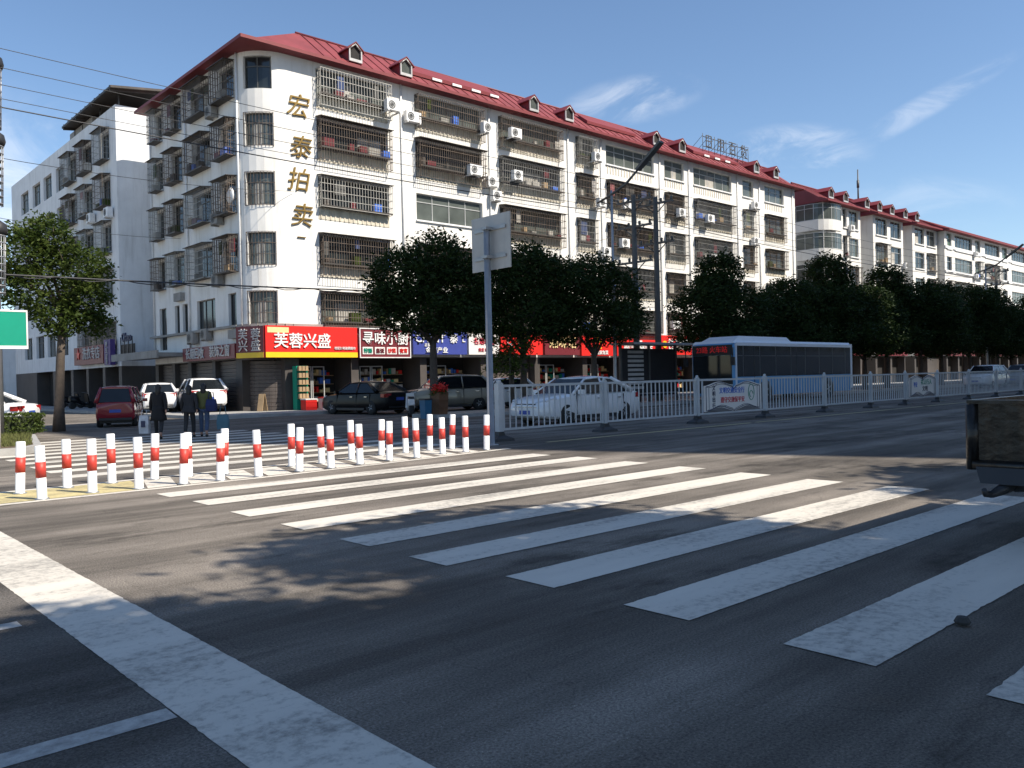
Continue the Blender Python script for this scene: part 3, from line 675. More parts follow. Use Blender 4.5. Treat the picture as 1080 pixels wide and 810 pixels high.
for a, b in ((28.6, 35.2), (43.5, 48.8), (56, 62.5)):
    vb = MB(B1); vb2 = MB(B1); vb.hexa([(a, 39.3, 19.12), (b, 39.3, 19.12), (b, 39.75, 19.45), (a, 39.75, 19.45), (a, 39.28, 19.32), (b, 39.28, 19.32), (b, 40.4, 20.12), (a, 40.4, 20.12)])
    if a != 43.5:
        q = a + 1.4
        while q < b - .6: vb2.box(q, 39.2, 19.1, q + .7, 39.26, 19.24); q += 1.5
    vv = vb.build('roof_vent', M['roof_dark'], rf)
    if vb2.f: vb2.build('vent_trim', M['white'], rf)

# gold characters on the rounded corner
for ch, z, x, sz in (('宏', 15.25, 20.5, 1.25), ('泰', 13.2, 20.6, 1.25), ('拍', 11.55, 20.45, 1.25), ('卖', 9.8, 20.6, 1.25), ('一', 8.72, 20.55, .5)):
    text(ch, sz, M['gold'], B1, (x, 37.95, z), (1, 0, 0), depth=.04, bold=-.004, name='wall_character', shear=.2)

# ---------------------------------------------------------------- shop signs
def sign_board(label, a, b, z0, z1, face, lines, rim='frame', cat='shop sign', th=.3, extra=(), name='shop_sign', group=None):
    """board whose front runs from a to b (seen from outside, left to right)"""
    a, b = Vector((*a, 0)), Vector((*b, 0)); t = (b - a).normalized(); n = Vector((t.y, -t.x, 0)); c = (a + b) / 2
    root = thing(name, label, cat, (c.x, c.y, z0), 0, group); L = (b - a).length
    def P(u, z, d): v = a + t * u + n * d; return (v.x, v.y, z)
    def bx(mb, u0, u1, za, zb, d0, d1, mi=0): mb.hexa([P(u0, za, d1), P(u1, za, d1), P(u1, za, d0), P(u0, za, d0), P(u0, zb, d1), P(u1, zb, d1), P(u1, zb, d0), P(u0, zb, d0)], mi)
    m = MB(root); bx(m, 0, L, z0, z1, -th, 0); m.build('board', M[face], root)
    if rim:
        m = MB(root); w = .05; bx(m, -w, L + w, z0 - w, z0 - .002, -.06, .03); bx(m, -w, L + w, z1 + .002, z1 + w, -.06, .03); bx(m, -w, -.002, z0, z1, -.06, .03); bx(m, L + .002, L + w, z0, z1, -.06, .03); m.build('rim', M[rim], root)
    for (u0, u1, za, zb, mt) in extra:
        m = MB(root); bx(m, u0 * L, u1 * L, z0 + za * (z1 - z0), z0 + zb * (z1 - z0), .003, .012); m.build('colour_panel', M[mt], root)
    for (s, u, v, sz, mt, bold, wid) in lines:
        p = P(u * L, z0 + v * (z1 - z0), .035); text(s, sz, M[mt], root, p, t, depth=.02, bold=bold, wid=wid)
    return root
YS = 37.5
sign_board('bright red shop sign with four big white characters and a yellow strip along its foot', (18.3, YS), (23.4, YS), 2.72, 4.27, 's_red', [('芙蓉兴盛', .385, .5, .78, 'letter', .03, 1.0), ('社区便利连锁超市', .85, .3, .155, 'letter', .01, 1)], None, extra=((.0, .999, .004, .17, 's_yellow'), (.02, .24, .78, .95, 's_cream')))
sign_board('dark red end panel of the convenience store sign turned towards the side street', (17.55, 39.1), (18.22, 37.56), 2.72, 4.25, 's_maroon', [('芙兴', .27, .55, .0, 'letter', 0, 1)][:0] + [('芙', .27, .72, .58, 'letter_d', .02, 1), ('兴', .27, .36, .58, 'letter_d', .02, 1), ('蓉', .73, .72, .58, 'letter_d', .02, 1), ('盛', .73, .36, .58, 'letter_d', .02, 1)], None, extra=((.0, .999, .004, .17, 's_yellow'),))
sign_board('maroon restaurant sign with white rim and four small pale tags', (23.58, YS), (26.72, YS), 2.75, 4.22, 's_maroon', [('寻味小厨', .5, .64, .74, 'letter', .03, 1.0), ('粉面', .14, .22, .26, 's_green', .01, 1), ('盖饭', .38, .22, .26, 's_maroon', .01, 1), ('炒菜', .62, .22, .26, 's_red', .01, 1), ('夜宵', .86, .22, .26, 's_red', .01, 1)], 'white', extra=((.04, .24, .1, .36, 's_white'), (.28, .48, .1, .36, 's_white'), (.52, .72, .1, .36, 's_white'), (.76, .96, .1, .36, 's_white')))
sign_board('blue shop sign with white Latin capitals over small characters, half behind the tree', (26.95, YS), (30.75, YS), 2.9, 4.18, 's_blue', [('CHINT', .3, .68, .62, 'letter', .02, 1.1), ('泰', .74, .68, .6, 'letter', .02, 1), ('正泰电器', .3, .4, .2, 'letter', .01, 1), ('金海产业', .42, .17, .36, 'letter', .02, 1.1), ('L', .93, .68, .5, 'letter', .03, 1)], None)
sign_board('pale pinkish white shop sign with thin red writing behind the sign post', (30.9, YS), (33.25, YS), 2.9, 4.12, 's_white', [('名烟名酒', .5, .62, .42, 'letter_r', .0, 1), ('批发 零售', .5, .22, .22, 'letter_r', 0, 1)], None)
sign_board('plain bright red shop sign with a round white mark at its left end', (33.4, YS), (36.9, YS), 2.9, 4.15, 's_red', [('Q', .2, .62, .62, 'letter', .03, 1), ('烟酒', .5, .62, .4, 'letter', .01, 1)], None)
sign_board('dark maroon shop sign with large cream characters behind the slender tree', (37.1, YS), (40.3, YS), 2.9, 4.3, 's_maroon', [('湘味馆', .5, .55, .85, 's_cream', .02, 1)], None)
sign_board('red shop sign with a big yellow character and a white line of writing below', (40.5, YS), (43.9, YS), 2.85, 4.15, 's_red', [('大', .45, .6, .85, 's_yellow', .03, 1), ('土菜馆家常菜', .5, .15, .3, 'letter', .03, 1)], None)
sign_board('red and white shop sign lettered in white, right behind the street lamp', (44.1, YS), (48.6, YS), 2.85, 4.0, 's_red', [('副食便利店', .5, .5, .62, 'letter', .03, 1.05)], None, extra=((.45, .6, .05, .95, 's_white'),))
sign_board('deep red shop sign with white characters between the utility poles and the bus', (48.9, YS), (53.6, YS), 2.95, 4.35, 's_red', [('佳惠超市', .55, .5, .85, 'letter', .03, 1.05), ('●', .1, .5, .7, 's_yellow', 0, 1)], None)
sign_board('faded red sign board above the shuttered shops behind the bus', (54, YS), (61, YS), 2.9, 4.1, 's_maroon', [('五金建材 水暖', .5, .5, .7, 'letter_d', .02, 1.05)], None)
sign_board('orange red sign board near the far end of the corner block', (61.4, YS), (69, YS), 2.9, 4.2, 's_red', [('家具城', .5, .5, .8, 's_yellow', .03, 1.2)], None)
sign_board('maroon side street sign with white characters split by a dark red gap', (17.62, 46.1), (17.62, 39.45), 2.76, 3.48, 's_maroon', [('长期回收', .26, .48, .62, 'letter_d', .04, 1.0), ('装饰之窗', .74, .5, .62, 'letter_d', .04, 1.0)], None)

# rooftop lettering frame
rs = thing('rooftop_sign', 'dark skeletal letter frames standing on the red roof seen edge-on', 'roof sign', (61.5, 40.2, 19.8))
m = MB(rs)
for i in range(9):
    x = 58.2 + i * .85; m.tube([(x, 39.9, 19.6), (x, 39.9, 21.25)], .025, 5); m.tube([(x, 41.1, 20.2), (x, 39.9, 21.1)], .02, 5)
for z in (20.2, 21.0): m.tube([(58.2, 39.9, z), (65, 39.9, z)], .03, 5)
m.build('scaffold', M['frame_d'], rs)
for i, ch in enumerate('日用百货'): text(ch, 1.25, M['frame_d'], rs, (59.0 + i * 1.75, 39.86, 20.6), (1, 0, 0), depth=.03, bold=-.012, name='letter')

# ---------------------------------------------------------------- white block on the side street
B2 = thing('apartment_building', 'plain white block on the side street with sheet metal canopy over its flat roof', 'building', (17, 54.3, 0))
P2 = Path([(17, 82), (17, 54.35), (25, 54.35)])
t2 = lambda y: 82 - y
ops = []; w2 = []
for k, h in enumerate([5.6, 8.75, 11.75, 14.7, 17.6]):
    for (a, b) in ((76.2, 78.7), (72.5, 74.9), (69.2, 71.5), (65.9, 68.0)):
        ops.append((t2(b), t2(a), h - 1.75, h)); w2.append((t2(b), t2(a), h - 1.75, h, 0))
    if k > 0:
        for (a, b) in ((62.9, 64.9), (59.4, 61.3), (55.7, 57.5)): ops.append((t2(b), t2(a), h - 1.7, h)); w2.append((t2(b), t2(a), h - 1.7, h, 1))
    else: ops.append((t2(62.5), t2(55.2), 3.9, 5.6)); w2.append((t2(62.5), t2(55.2), 3.9, 5.6, 2))
shop2 = [(t2(b), t2(a), .13, 2.75) for a, b in ((54.9, 57.6), (58.1, 61.2), (61.7, 64.8), (65.4, 69.5), (70.2, 75))]
wb = MB(B2); wall(wb, P2, 2.76, 18.9, ops); wb.face([(25, 54.35, 0), (25, 82, 0), (25, 82, 18.6), (25, 54.35, 18.6)]); wb.face([(17, 82, 0), (25, 82, 0), (25, 82, 18.9), (17, 82, 18.9)]); wb.build('wall', M['plaster2'], B2)
wb = MB(B2); wall(wb, P2, 0, 2.759, [(*q, .9) for q in shop2]); wb.build('shop_front_wall', M['shaded_pier'], B2)
rb = MB(B2); rb.face([(17.01, 54.36, 18.5), (25, 54.36, 18.5), (25, 82, 18.5), (17.01, 82, 18.5)]); rb.build('roof', M['concrete'], B2)
ib = MB(B2)
for q in shop2: sbox(ib, P2, q[0] + .01, q[1] - .01, .13, 2.74, -.95, -.89)
ib.build('shop_interior', M['dark'], B2)
for (a, b, z0, z1, t) in w2:
    window(B2, P2, a, b, z0, z1, .18, 6 if t == 2 else 2, .7, 'frame_d', R2.choice(['glass', 'glass2']))
    if t == 1: cage(B2, P2, a - .1, b + .1, z0 - .15, z1 + .1, .5, R2.choice(['cage', 'cage_r']), .16, .4, tray=z0 - .12, goods=.5, rnd=R2)
    if t == 2: cage(B2, P2, a - .05, b + .05, z0 - .05, z1 + .05, .3, 'cage_r', .16, .4, roof=False)
for y, z in ((58.6, 12.3), (55.0, 12.1), (62.0, 9.2)): aircon(B2, P2, t2(y) - .8, z, .03, .8)
cb = MB(B2)
a = [(16.5, 64.2, 19.75), (16.5, 53.5, 19.75), (24.2, 53.5, 20.75), (24.2, 64.2, 20.75)]
cb.hexa([(x, y, z - .14) for x, y, z in a] + a)
for i in range(11): y = 53.8 + i * 1.0; cb.tube([(16.5, y, 19.78), (24.2, y, 20.78)], .04, 4)
for y in (53.8, 57.5, 61, 64): cb.obox((20.3, y, 20.05), (7.6, .1, .16), 0, 0, 0, -math.atan2(1.0, 7.7))
can = cb.build('roof_canopy', M['tin'], B2)
qb = MB(B2)
for y in (54.6, 58.3, 62.2, 64):
    for x, z in ((17.3, 19.7), (23.6, 20.55)): qb.tube([(x, y, 18.5), (x, y, z)], .05, 6)
qb.build('canopy_posts', M['frame_d'], can)
hb = MB(B2); hb.box(17.3, 60, 18.5, 21, 65.3, 19.6); hb.build('roof_hut', M['concrete'], B2)
sign_board('dull maroon laundry sign with a pink mark at its left under the barred windows', (16.6, 63.0), (16.6, 56.6), 3.0, 4.2, 's_maroon', [('洗衣专店', .62, .55, .85, 'letter_d', .03, 1.1), ('★', .17, .55, .9, 's_red', .02, 1.1)], None)
sign_board('narrow upright purple sign beside the laundry sign', (16.55, 56.2), (16.55, 55.0), 2.85, 4.45, 's_purple', [('养', .5, .8, .34, 'letter_d', .02, 1), ('生', .5, .56, .34, 'letter_d', .02, 1), ('足', .5, .32, .34, 'letter_d', .02, 1), ('浴', .5, .12, .3, 'letter_d', .02, 1)], None)
for i, (z0, z1) in enumerate(((3.5, 4.0),)):
    bs = thing('rooftop_lettering', 'row of navy letters on a rusty frame above the low entrance canopy', 'sign letters', (17.1, 53.4, 3.3))
    m = MB(bs)
    for y in (52, 52.7, 53.4, 54.1): m.tube([(16.9, y, 3.3), (16.9, y, 4.5)], .03, 5)
    m.box(16.95, 51.8, 3.4, 17.0, 54.2, 4.05); m.build('frame', M['tin'], bs)
    text('Obao', .75, M['letter_k'], bs, (16.9, 53.0, 4.45), (0, -1, 0), depth=.04, bold=.04)

# ---------------------------------------------------------------- the row of blocks down the street
def block(label, x0, x1, yf, yb, cols, roofz=17.9, bay=False, style=0, dorm=(), zr=20.1, seed=1, side_win=True, wmat='plaster'):
    B = thing('apartment_building', label, 'building', (x0, yf, 0)); rn = random.Random(seed)
    pts = [(x0, yb), (x0, yf)] + ([] if not bay else []) + [(x1, yf), (x1, yb)]
    P = Path(pts); f0 = yb - yf; so = lambda x: f0 + (x - x0)
    ops = []; w = []
    for k, h in enumerate([6.0, 8.95, 11.9, 14.85, 17.65]):
        for (a, b) in cols: ops.append((so(a), so(b), h - 1.85, h)); w.append((so(a), so(b), h - 1.85, h, k, 0))
        if side_win: ops.append((f0 - 3.4, f0 - 2.2, h - 1.5, h)); w.append((f0 - 3.4, f0 - 2.2, h - 1.5, h, k, 1))
    g = [(so(a), so(a + 3.2), .13, 2.9, .8) for a in np.arange(x0 + .4, x1 - 3.3, 3.6)]
    wb = MB(B); wall(wb, P, 3.0, roofz + .1, ops); wb.face([(x1, yb, 0), (x0, yb, 0), (x0, yb, roofz), (x1, yb, roofz)]); wb.build('wall', M[wmat], B); wb = MB(B); wall(wb, P, 0, 2.999, g); wb.build('shop_front_wall', M['shaded_pier'], B)
    ib = MB(B)
    for q in g: sbox(ib, P, q[0] + .01, q[1] - .01, .13, 2.89, -.85, -.79)
    ib.build('shop_interior', M['dark'], B)
    for (a, b, z0, z1, k, sd) in w:
        gl = rn.choice(['glass', 'glass2']) if style != 2 else rn.choice(['glass3', 'glass', 'glass2'])
        window(B, P, a, b, z0, z1, .15, max(1, round((b - a) / 1.1)), .7, 'frame', gl, (.2, .5) if rn.random() < .3 else None)
        if sd: continue
        if rn.random() < .6 and k < 4: cage(B, P, a, b, z0 - .1, z1, .4, rn.choice(['cage', 'cage_r']), .2, .5, tray=z0 - .08, goods=.5, rnd=rn)
        sb = MB(B); sbox(sb, P, a - .05, b + .05, z0 - .12, z0 - .005, .004, .12); sb.build('window_sill', M['white'], B)
        if rn.random() < .3: aircon(B, P, b + .08, z0 - .3, .05, .8)
    if bay:     # rounded corner balconies
        cx, cy, r = x0 + 1.3, yf + 1.3, 1.9
        pb = Path([(x0 - .6, yf + 2.6)] + arc(cx, cy, r, 180, 270, 6)[0:] + [(x0 + bay, yf - .6)])
        for k, h in enumerate([6.0, 8.95, 11.9, 14.85, 17.65]):
            cb = MB(B); sbox(cb, pb, 0, pb.L, h - 2.55, h - 1.55, -.3, 0); cb.build('balcony_parapet', M['plaster'], B)
            window(B, pb, .02, pb.L - .02, h - 1.54, h + .05, .06, 6, .72, 'frame', 'glass2' if k > 2 else 'glass')
    rr = roof_main(B, x0 - .5, x1 + .5, yf - .75, yf + 3.0, yb + .5, roofz, zr, hip=False, mat='roof')
    for i, xd in enumerate(dorm): dormer(B, rr, xd, yf + .65, yf + 2.2, 18.75, 19.7, 1.0, 'glass2', True)
    lb = MB(B); sbox(lb, P, f0 + .02, f0 + x1 - x0 - .02, 3.0, 4.1, .01, .3); lb.build('sign_band', M['s_maroon'], B)
    if style == 2:
        for h in (4.4, 7.3, 10.25, 13.2, 16.1, 17.9):
            kb = MB(B); sbox(kb, P, f0 + .02, f0 + x1 - x0 - .02, h - .3, h, .005, .12); kb.build('floor_band', M['white'], B)
    return B
block('white block with rounded corner balconies next along from the corner block', 76.6, 84.4, 39.0, 50, [(80.6, 81.4), (81.9, 83.9)], bay=2.6, dorm=(79.5, 82.6), seed=2)
block('narrow white block with grey side wall between the rounded block and the last red eave', 87.3, 94.7, 39.0, 50, [(87.9, 90.7), (91.5, 94.2)], dorm=(87.4, 90.4, 93.5), seed=3)
block('narrow white block with a tall double window column, just before the long green windowed block', 97.2, 104.2, 39.0, 50, [(97.9, 100.5), (101.2, 103.8)], dorm=(97, 100.2), seed=4)
block('long far white block with greenish windows and white floor bands at the right edge', 104.6, 150, 38.3, 49, [(105.3, 106.8), (107.8, 113.5), (114.6, 116.4), (118, 123.5), (124.5, 126.5), (128.2, 134.5), (136, 138.5), (140, 147)], style=2, zr=19.6, seed=6)
mast = thing('roof_mast', 'thin dark mast rising from the red roofs far down the street', 'mast', (90.5, 42, 19.9)); m = MB(mast); m.tube([(90.5, 42, 19.6), (90.5, 42, 23.6)], [.1, .06], 6); m.tube([(90.5, 42, 21.6), (90.5, 42, 22.4)], .14, 6); m.build('pole', M['frame_d'], mast)
LB = thing('low_building', 'low grey building closing off the far end of the side street', 'building', (8, 86, 0)); PL = Path([(-6, 86), (24.5, 86)])
wb_ = MB(LB); lo = [(i * 3.2 + 1, i * 3.2 + 2.8, z, z + 1.6) for i in range(6) for z in (1.2, 4.3)]; wall(wb_, PL, 0, 7.0, lo); wb_.face([(24.5, 86, 0), (24.5, 96, 0), (24.5, 96, 7), (24.5, 86, 7)]); wb_.build('wall', M['plaster2'], LB)
for q in lo: window(LB, PL, *q, .15, 2, .7, 'frame_d', 'glass')
wb_ = MB(LB); wb_.loft([[(-7, 85.3, 7.0), (25, 85.3, 7.0), (25, 96, 7.0), (-7, 96, 7.0)], [(-6, 89, 8.6), (23, 89, 8.6), (23, 93, 8.6), (-6, 93, 8.6)]], sm=False); wb_.build('roof', M['tin'], LB)
# block closing the end of the side street, and unseen near-side towers sized so their shade falls across the road
def tower(label, x0, x1, y0, y1, h, seed):
    B = thing('unseen_shade_tower', label, 'tower', ((x0 + x1) / 2, y1, 0)); rn = random.Random(seed)
    P = Path([(x1, y1), (x0, y1)][::1]); 
    mb = MB(B); mb.box(x0, y0, 0, x1, y1, h); mb.build('wall', M['plaster2'], B)
    gb = MB(B); z = 4.2
    while z < h - 2:
        x = x0 + 1.2
        while x < x1 - 2.4: gb.box(x, y1 + .003, z, x + 2.1, y1 + .05, z + 1.6); x += 3.6
        z += 3
    o = gb.build('window_band', M['glass'], B); o['kind'] = 'stuff'
    rb = MB(B); rb.box(x0 - .3, y0 - .3, h + .002, x1 + .3, y1 + .3, h + .9); rb.build('roof', M['concrete'], B)
tower('unseen shade-casting apartment tower on the near side of the road beyond the street trees', 25.6, 70, -24, -10, 52.8, 1)
tower('second unseen shade-casting tower further along the near side of the road', 74, 135, -24, -10, 51, 2)

# ---------------------------------------------------------------- bollards
ordn = ['first', 'second', 'third', 'fourth', 'fifth', 'sixth', 'seventh', 'eighth', 'ninth', 'tenth', 'eleventh', 'twelfth', 'thirteenth', 'fourteenth', 'fifteenth']
front = [(2.8, 12.24), (3.46, 12.41), (4.04, 12.3), (4.68, 12.33), (5.24, 12.33), (5.85, 12.33), (6.64, 12.5), (7.23, 12.5), (7.88, 12.63), (8.59, 12.77), (9.22, 12.79), (10.0, 13.01), (10.53, 12.95), (11.12, 13.0)]
back = [(2.74, 13.17), (3.38, 13.32), (4.01, 13.39), (4.62, 13.35), (5.13, 13.29), (5.63, 13.1), (6.96, 13.37), (7.55, 13.37), (8.27, 13.54), (9.13, 13.85), (9.69, 13.82), (10.35, 13.9), (10.81, 13.75)]
bp = thing('bollard', '', 'bollard', (0, 0, 0), 0, 'red banded bollards along the painted median')
m = MB(); m.lathe([(.0, .0), (.064, .0), (.064, .008), (.06, .012), (.06, .71), (.052, .716), (.0, .716)], n=18); m.build('post', M['white'], bp)
m = MB(); m.lathe([(.06, .29), (.0625, .29), (.0625, .5), (.06, .5)], n=18); m.build('reflective_band', M['red'], bp)
m = MB(); m.lathe([(.0, -.01), (.085, -.01), (.085, .0095), (.0, .0095)], n=18); m.build('base_plate', M['steel'], bp)
first = True
for row, name in ((front, 'near'), (back, 'far')):
    for i, (x, y) in enumerate(row):
        lab = 'white bollard with red band, %s from the left in the %s row on the median' % (ordn[i], name)
        if first: bp.location = (x, y, .01); bp['label'] = lab; first = False; ob = bp
        else: ob = again(bp, (x, y, .01), 0, lab)
        ob.rotation_euler = (rad(RND.uniform(-2.2, 2.2)), rad(RND.uniform(-2.2, 2.2)), RND.uniform(0, 6)); ob.scale = (1, 1, RND.uniform(.97, 1.04))

# ---------------------------------------------------------------- median fence with its banners
FX = [12.9, 16.6, 20.75, 24.5, 28.5, 32.2, 35.4, 38.8]
while FX[-1] < 104: FX.append(FX[-1] + 3.75)
FY = 14.6
fn = thing('median_fence', 'long pale grey railing fence down the middle of the road', 'fence', (12.9, FY, 0))
def fence_post(x, first=False):
    r = .055 if not first else .075; m = MB(fn); m.box(x - r, FY - r, .1, x + r, FY + r, 1.34); m.lathe([(r * 1.15, 1.34), (r * 1.15, 1.36), (r * .6, 1.365), (r * .85, 1.39), (r * .6, 1.42), (0, 1.425)], (x, FY, 0), n=10)
    p = m.build('post', M['fence'], fn)
    m = MB(fn); m.loft([[(x - .3, FY - .2, .0), (x + .3, FY - .2, .0), (x + .3, FY + .2, .0), (x - .3, FY + .2, .0)], [(x - .28, FY - .18, .06), (x + .28, FY - .18, .06), (x + .28, FY + .18, .06), (x - .28, FY + .18, .06)], [(x - .1, FY - .09, .13), (x + .1, FY - .09, .13), (x + .1, FY + .09, .13), (x - .1, FY + .09, .13)], [(x - .075, FY - .075, .22), (x + .075, FY - .075, .22), (x + .075, FY + .075, .22), (x - .075, FY + .075, .22)]], sm=False); m.build('foot', M['blackp'], p)
for i, x in enumerate(FX): fence_post(x, i == 0)
for i, (a, b) in enumerate(zip(FX, FX[1:])):
    m = MB(fn); a += .06; b -= .06; m.box(a, FY - .025, 1.25, b, FY + .025, 1.31); m.box(a, FY - .022, .24, b, FY + .022, .29)
    if i != 2 and i != 6:
        n = round((b - a) / .185)
        for k in range(n): q = a + (k + .5) * (b - a) / n; m.box(q - .0125, FY - .0125, .29, q + .0125, FY + .0125, 1.25)
        m.box(a, FY - .02, .29, a + .035, FY + .02, 1.25); m.box(b - .035, FY - .02, .29, b, FY + .02, 1.25)
    else:
        for q in (a + .2, b - .2): m.box(q - .02, FY - .02, .29, q + .02, FY + .02, 1.25)
    m.build('rail_panel', M['fence'], fn)
def banner(label, x0, x1, lines, emblem):
    root = thing('fence_banner', label, 'banner', ((x0 + x1) / 2, FY - .05, .3)); cx = (x0 + x1) / 2; hw = (x1 - x0) / 2 - .28
    def outline(f, dz=0):
        top = []; 
        for i in range(25): u = -1 + i / 12; top.append((cx + u * hw * f, .76 + (.4 * f + .06 * math.cos(u * math.pi * 2 ) * -1 * (1 if f > .9 else .8) - (.08 if abs(u) < .01 else 0)) + dz))
        bot = [(x, 2 * .76 - z - .02) for x, z in top]
        bot = [(cx + (-1 + i / 12) * hw * f, .76 - .38 * f - .06 * math.cos((-1 + i / 12) * math.pi * 2) - (.05 if i == 12 else 0)) for i in range(25)]
        return top, bot
    t, b = outline(1); m = MB(root); ring = t + b[::-1]
    m.loft([[(x, FY - .04, z) for x, z in ring], [(x, FY - .028, z) for x, z in ring]], sm=False); m.build('board', M['s_white'], root)
    m = MB(root)
    for f in (.93, .84):
        t, b = outline(f); pts = [(x, FY - .045, z) for x, z in t + b[::-1]]; m.tube(pts + [pts[0]], .011 if f > .9 else .007, 4)
    t, b = outline(.93); t2_, b2_ = outline(.84)
    for i in range(0, 25, 4): m.tube([(t[i][0], FY - .045, t[i][1]), (t2_[i][0], FY - .045, t2_[i][1])], .007, 4); m.tube([(b[i][0], FY - .045, b[i][1]), (b2_[i][0], FY - .045, b2_[i][1])], .007, 4)
    m.build('printed_border', M['letter_k'], root)
    for (s, u, z, sz, mt, wid) in lines: text(s, sz, M[mt], root, (cx + u * hw, FY - .046, z), (1, 0, 0), depth=.004, bold=.02, wid=wid)
    if emblem:
        m = MB(root); m.tube([(cx + hw * .62 + .17 * math.cos(a), FY - .046, .86 + .25 * math.sin(a)) for a in [i / 16 * 2 * math.pi for i in range(17)]], .012, 4); m.tube([(cx + hw * .62 + .1 * math.cos(a), FY - .046, .8 + .1 * math.sin(a)) for a in [i / 12 * math.pi * 1.4 for i in range(13)]], .014, 4); m.build('emblem', M['s_green'], root)
banner('printed fence banner with a book shaped border, blue and red lines of writing', FX[2], FX[3], [('文', -.68, 1.02, .17, 'letter_k', 1), ('明', -.68, .84, .17, 'letter_k', 1), ('出', -.68, .66, .17, 'letter_k', 1), ('行', -.68, .48, .17, 'letter_k', 1), ('文明交通安全行', -.06, .93, .2, 'letter_b', 1), ('遵守交规保平安', -.04, .64, .19, 'letter_r', 1)], True)
banner('dim blue green fence banner with two short lines, further along the railing', FX[6], FX[7], [('礼让行人', .25, .9, .24, 's_green', 1.2), ('文明', .15, .62, .24, 'letter_k', 1.2), ('平安', -.55, .8, .24, 'letter_b', .8)], False)

# ---------------------------------------------------------------- sign posts, lamps, poles, wires
sg = thing('road_sign', 'tall steel post carrying a blank grey rectangular road sign seen from behind', 'road sign', (11.9, 13.75, 0))
m = MB(sg); m.lathe([(.16, 0), (.16, .03), (.075, .035), (.07, 4.7), (.0, 4.72)], (11.9, 13.75, 0), n=14); m.build('post', M['steel'], sg)
m = MB(sg); m.box(12.02, 13.13, 3.83, 12.045, 14.4, 5.02); m.build('panel', pm('sign back aluminium', (.4, .4, .39), .5, metal=.15, var=.12, streak=.3), sg)
m = MB(sg)
for z in (4.1, 4.72): m.box(11.985, 13.25, z - .035, 12.018, 14.28, z + .035); m.box(11.81, 13.66, z - .03, 11.99, 13.84, z + .03)
m.build('bracket', M['steel'], sg)
gs = thing('road_sign', 'small green road sign on a thin white post at the left edge', 'road sign', (4.05, 21.4, .16))
m = MB(gs); m.tube([(4.06, 21.4, .1), (4.06, 21.4, 3.3)], .045, 10); m.build('post', M['white'], gs)
m = MB(gs); m.box(3.5, 21.3, 2.4, 4.66, 21.33, 3.22); m.build('panel', M['s_green'], gs)
m = MB(gs); m.box(3.49, 21.292, 2.36, 4.67, 21.298, 2.43); m.box(3.49, 21.292, 3.19, 4.67, 21.298, 3.23); m.box(4.64, 21.292, 2.432, 4.67, 21.298, 3.188); m.build('border', M['s_white'], gs)
LCX = 5.18
# lantern column cut by the left edge of the picture
lc = thing('lantern_column', 'tall column with three stacked lattice drums and dark caps at the left edge', 'lamp column', (LCX, 27.0, .16))
m = MB(lc); m.tube([(LCX, 27, .1), (LCX, 27, 11.4)], [.1, .07], 8); m.build('pole', M['steel'], lc)
for z in (5.1, 7.6, 9.75):
    m = MB(lc)
    for i in range(16): a = i / 16 * 6.283; m.tube([(LCX + .2 * math.cos(a), 27 + .2 * math.sin(a), z - 1.0), (LCX + .24 * math.cos(a), 27 + .24 * math.sin(a), z + .7)], .014, 4)
    for q in range(9): zz = z - .95 + q * .2; m.lathe([(.2 + q * .005, zz), (.215 + q * .005, zz), (.215 + q * .005, zz + .03), (.2 + q * .005, zz + .03)], (LCX, 27, 0), n=16)
    d = m.build('lattice_drum', M['steel'], lc)
    m = MB(lc); m.lathe([(.0, z + .62), (.27, z + .7), (.31, z + .82), (.27, z + 1.0), (.1, z + 1.12), (0, z + 1.13)], (LCX, 27, 0), n=18); m.build('cap', M['blackp'], d)
def lamp(label, x, y, arm=1):
    r = thing('street_lamp', label, 'street lamp', (x, y, .14)); m = MB(r); m.lathe([(.16, .14), (.16, .2), (.1, .25), (.09, 2), (.055, 10.3), (0, 10.32)], (x, y, 0), n=10); m.build('pole', M['steel'], r)
    m = MB(r); m.tube([(x, y + .9, 9.85), (x, y, 10.1), (x, y - .9, 10.45), (x, y - 1.6, 10.95)], [.05, .07, .07, .05], 6); m.tube([(x, y, 9.2), (x, y + .25, 9.7), (x, y + .75, 9.88)], .03, 5); m.build('arm', M['frame_d'], r)
    m = MB(r); m.obox((x, y - 2.3, 11.45), (.32, 1.7, .12), 0, 0, rad(-36)); m.build('lamp_head', M['frame_d'], r)
lamp('street lamp with a slanted dark head in front of the corner block', 30.5, 26.1)
lamp('distant street lamp in front of the long green windowed block', 80.5, 26.1)
def upole(label, x, y, h, arms):
    r = thing('utility_pole', label, 'utility pole', (x, y, .14)); m = MB(r); m.tube([(x, y, .1), (x, y, h)], [.19, .12], 10); m.build('pole', M['pole_c'], r)
    for z in arms:
        m = MB(r); m.box(x - .05, y - 1.1, z - .05, x + .05, y + 1.1, z + .05); m.tube([(x, y - .7, z), (x, y, z - .55)], .03, 5); m.tube([(x, y + .7, z), (x, y, z - .55)], .03, 5); a = m.build('crossarm', M['frame_d'], r)
        m = MB(r)
        for dy in (-1, -.35, .35, 1): m.lathe([(.03, z + .05), (.08, z + .1), (.05, z + .14), (.08, z + .18), (.05, z + .24), (0, z + .26)], (x, y + dy, 0), n=8)
        m.build('insulator', M['frame_d'], a)
    return r
upole('left concrete utility pole of the pair with crossarms standing by the kerb trees', 33.25, 27.0, 10.6, (10.3, 9.0, 7.2))
upole('right concrete utility pole of the pair, darker and nearer the bus', 34.9, 26.9, 10.7, (10.35, 8.3))
upole('utility pole outside the left edge holding the overhead wires', -6, 27.0, 10.8, (10.5, 9.2))
upole('utility pole further down the kerb tree row', 86, 27.0, 10.7, (10.4, 9.2))
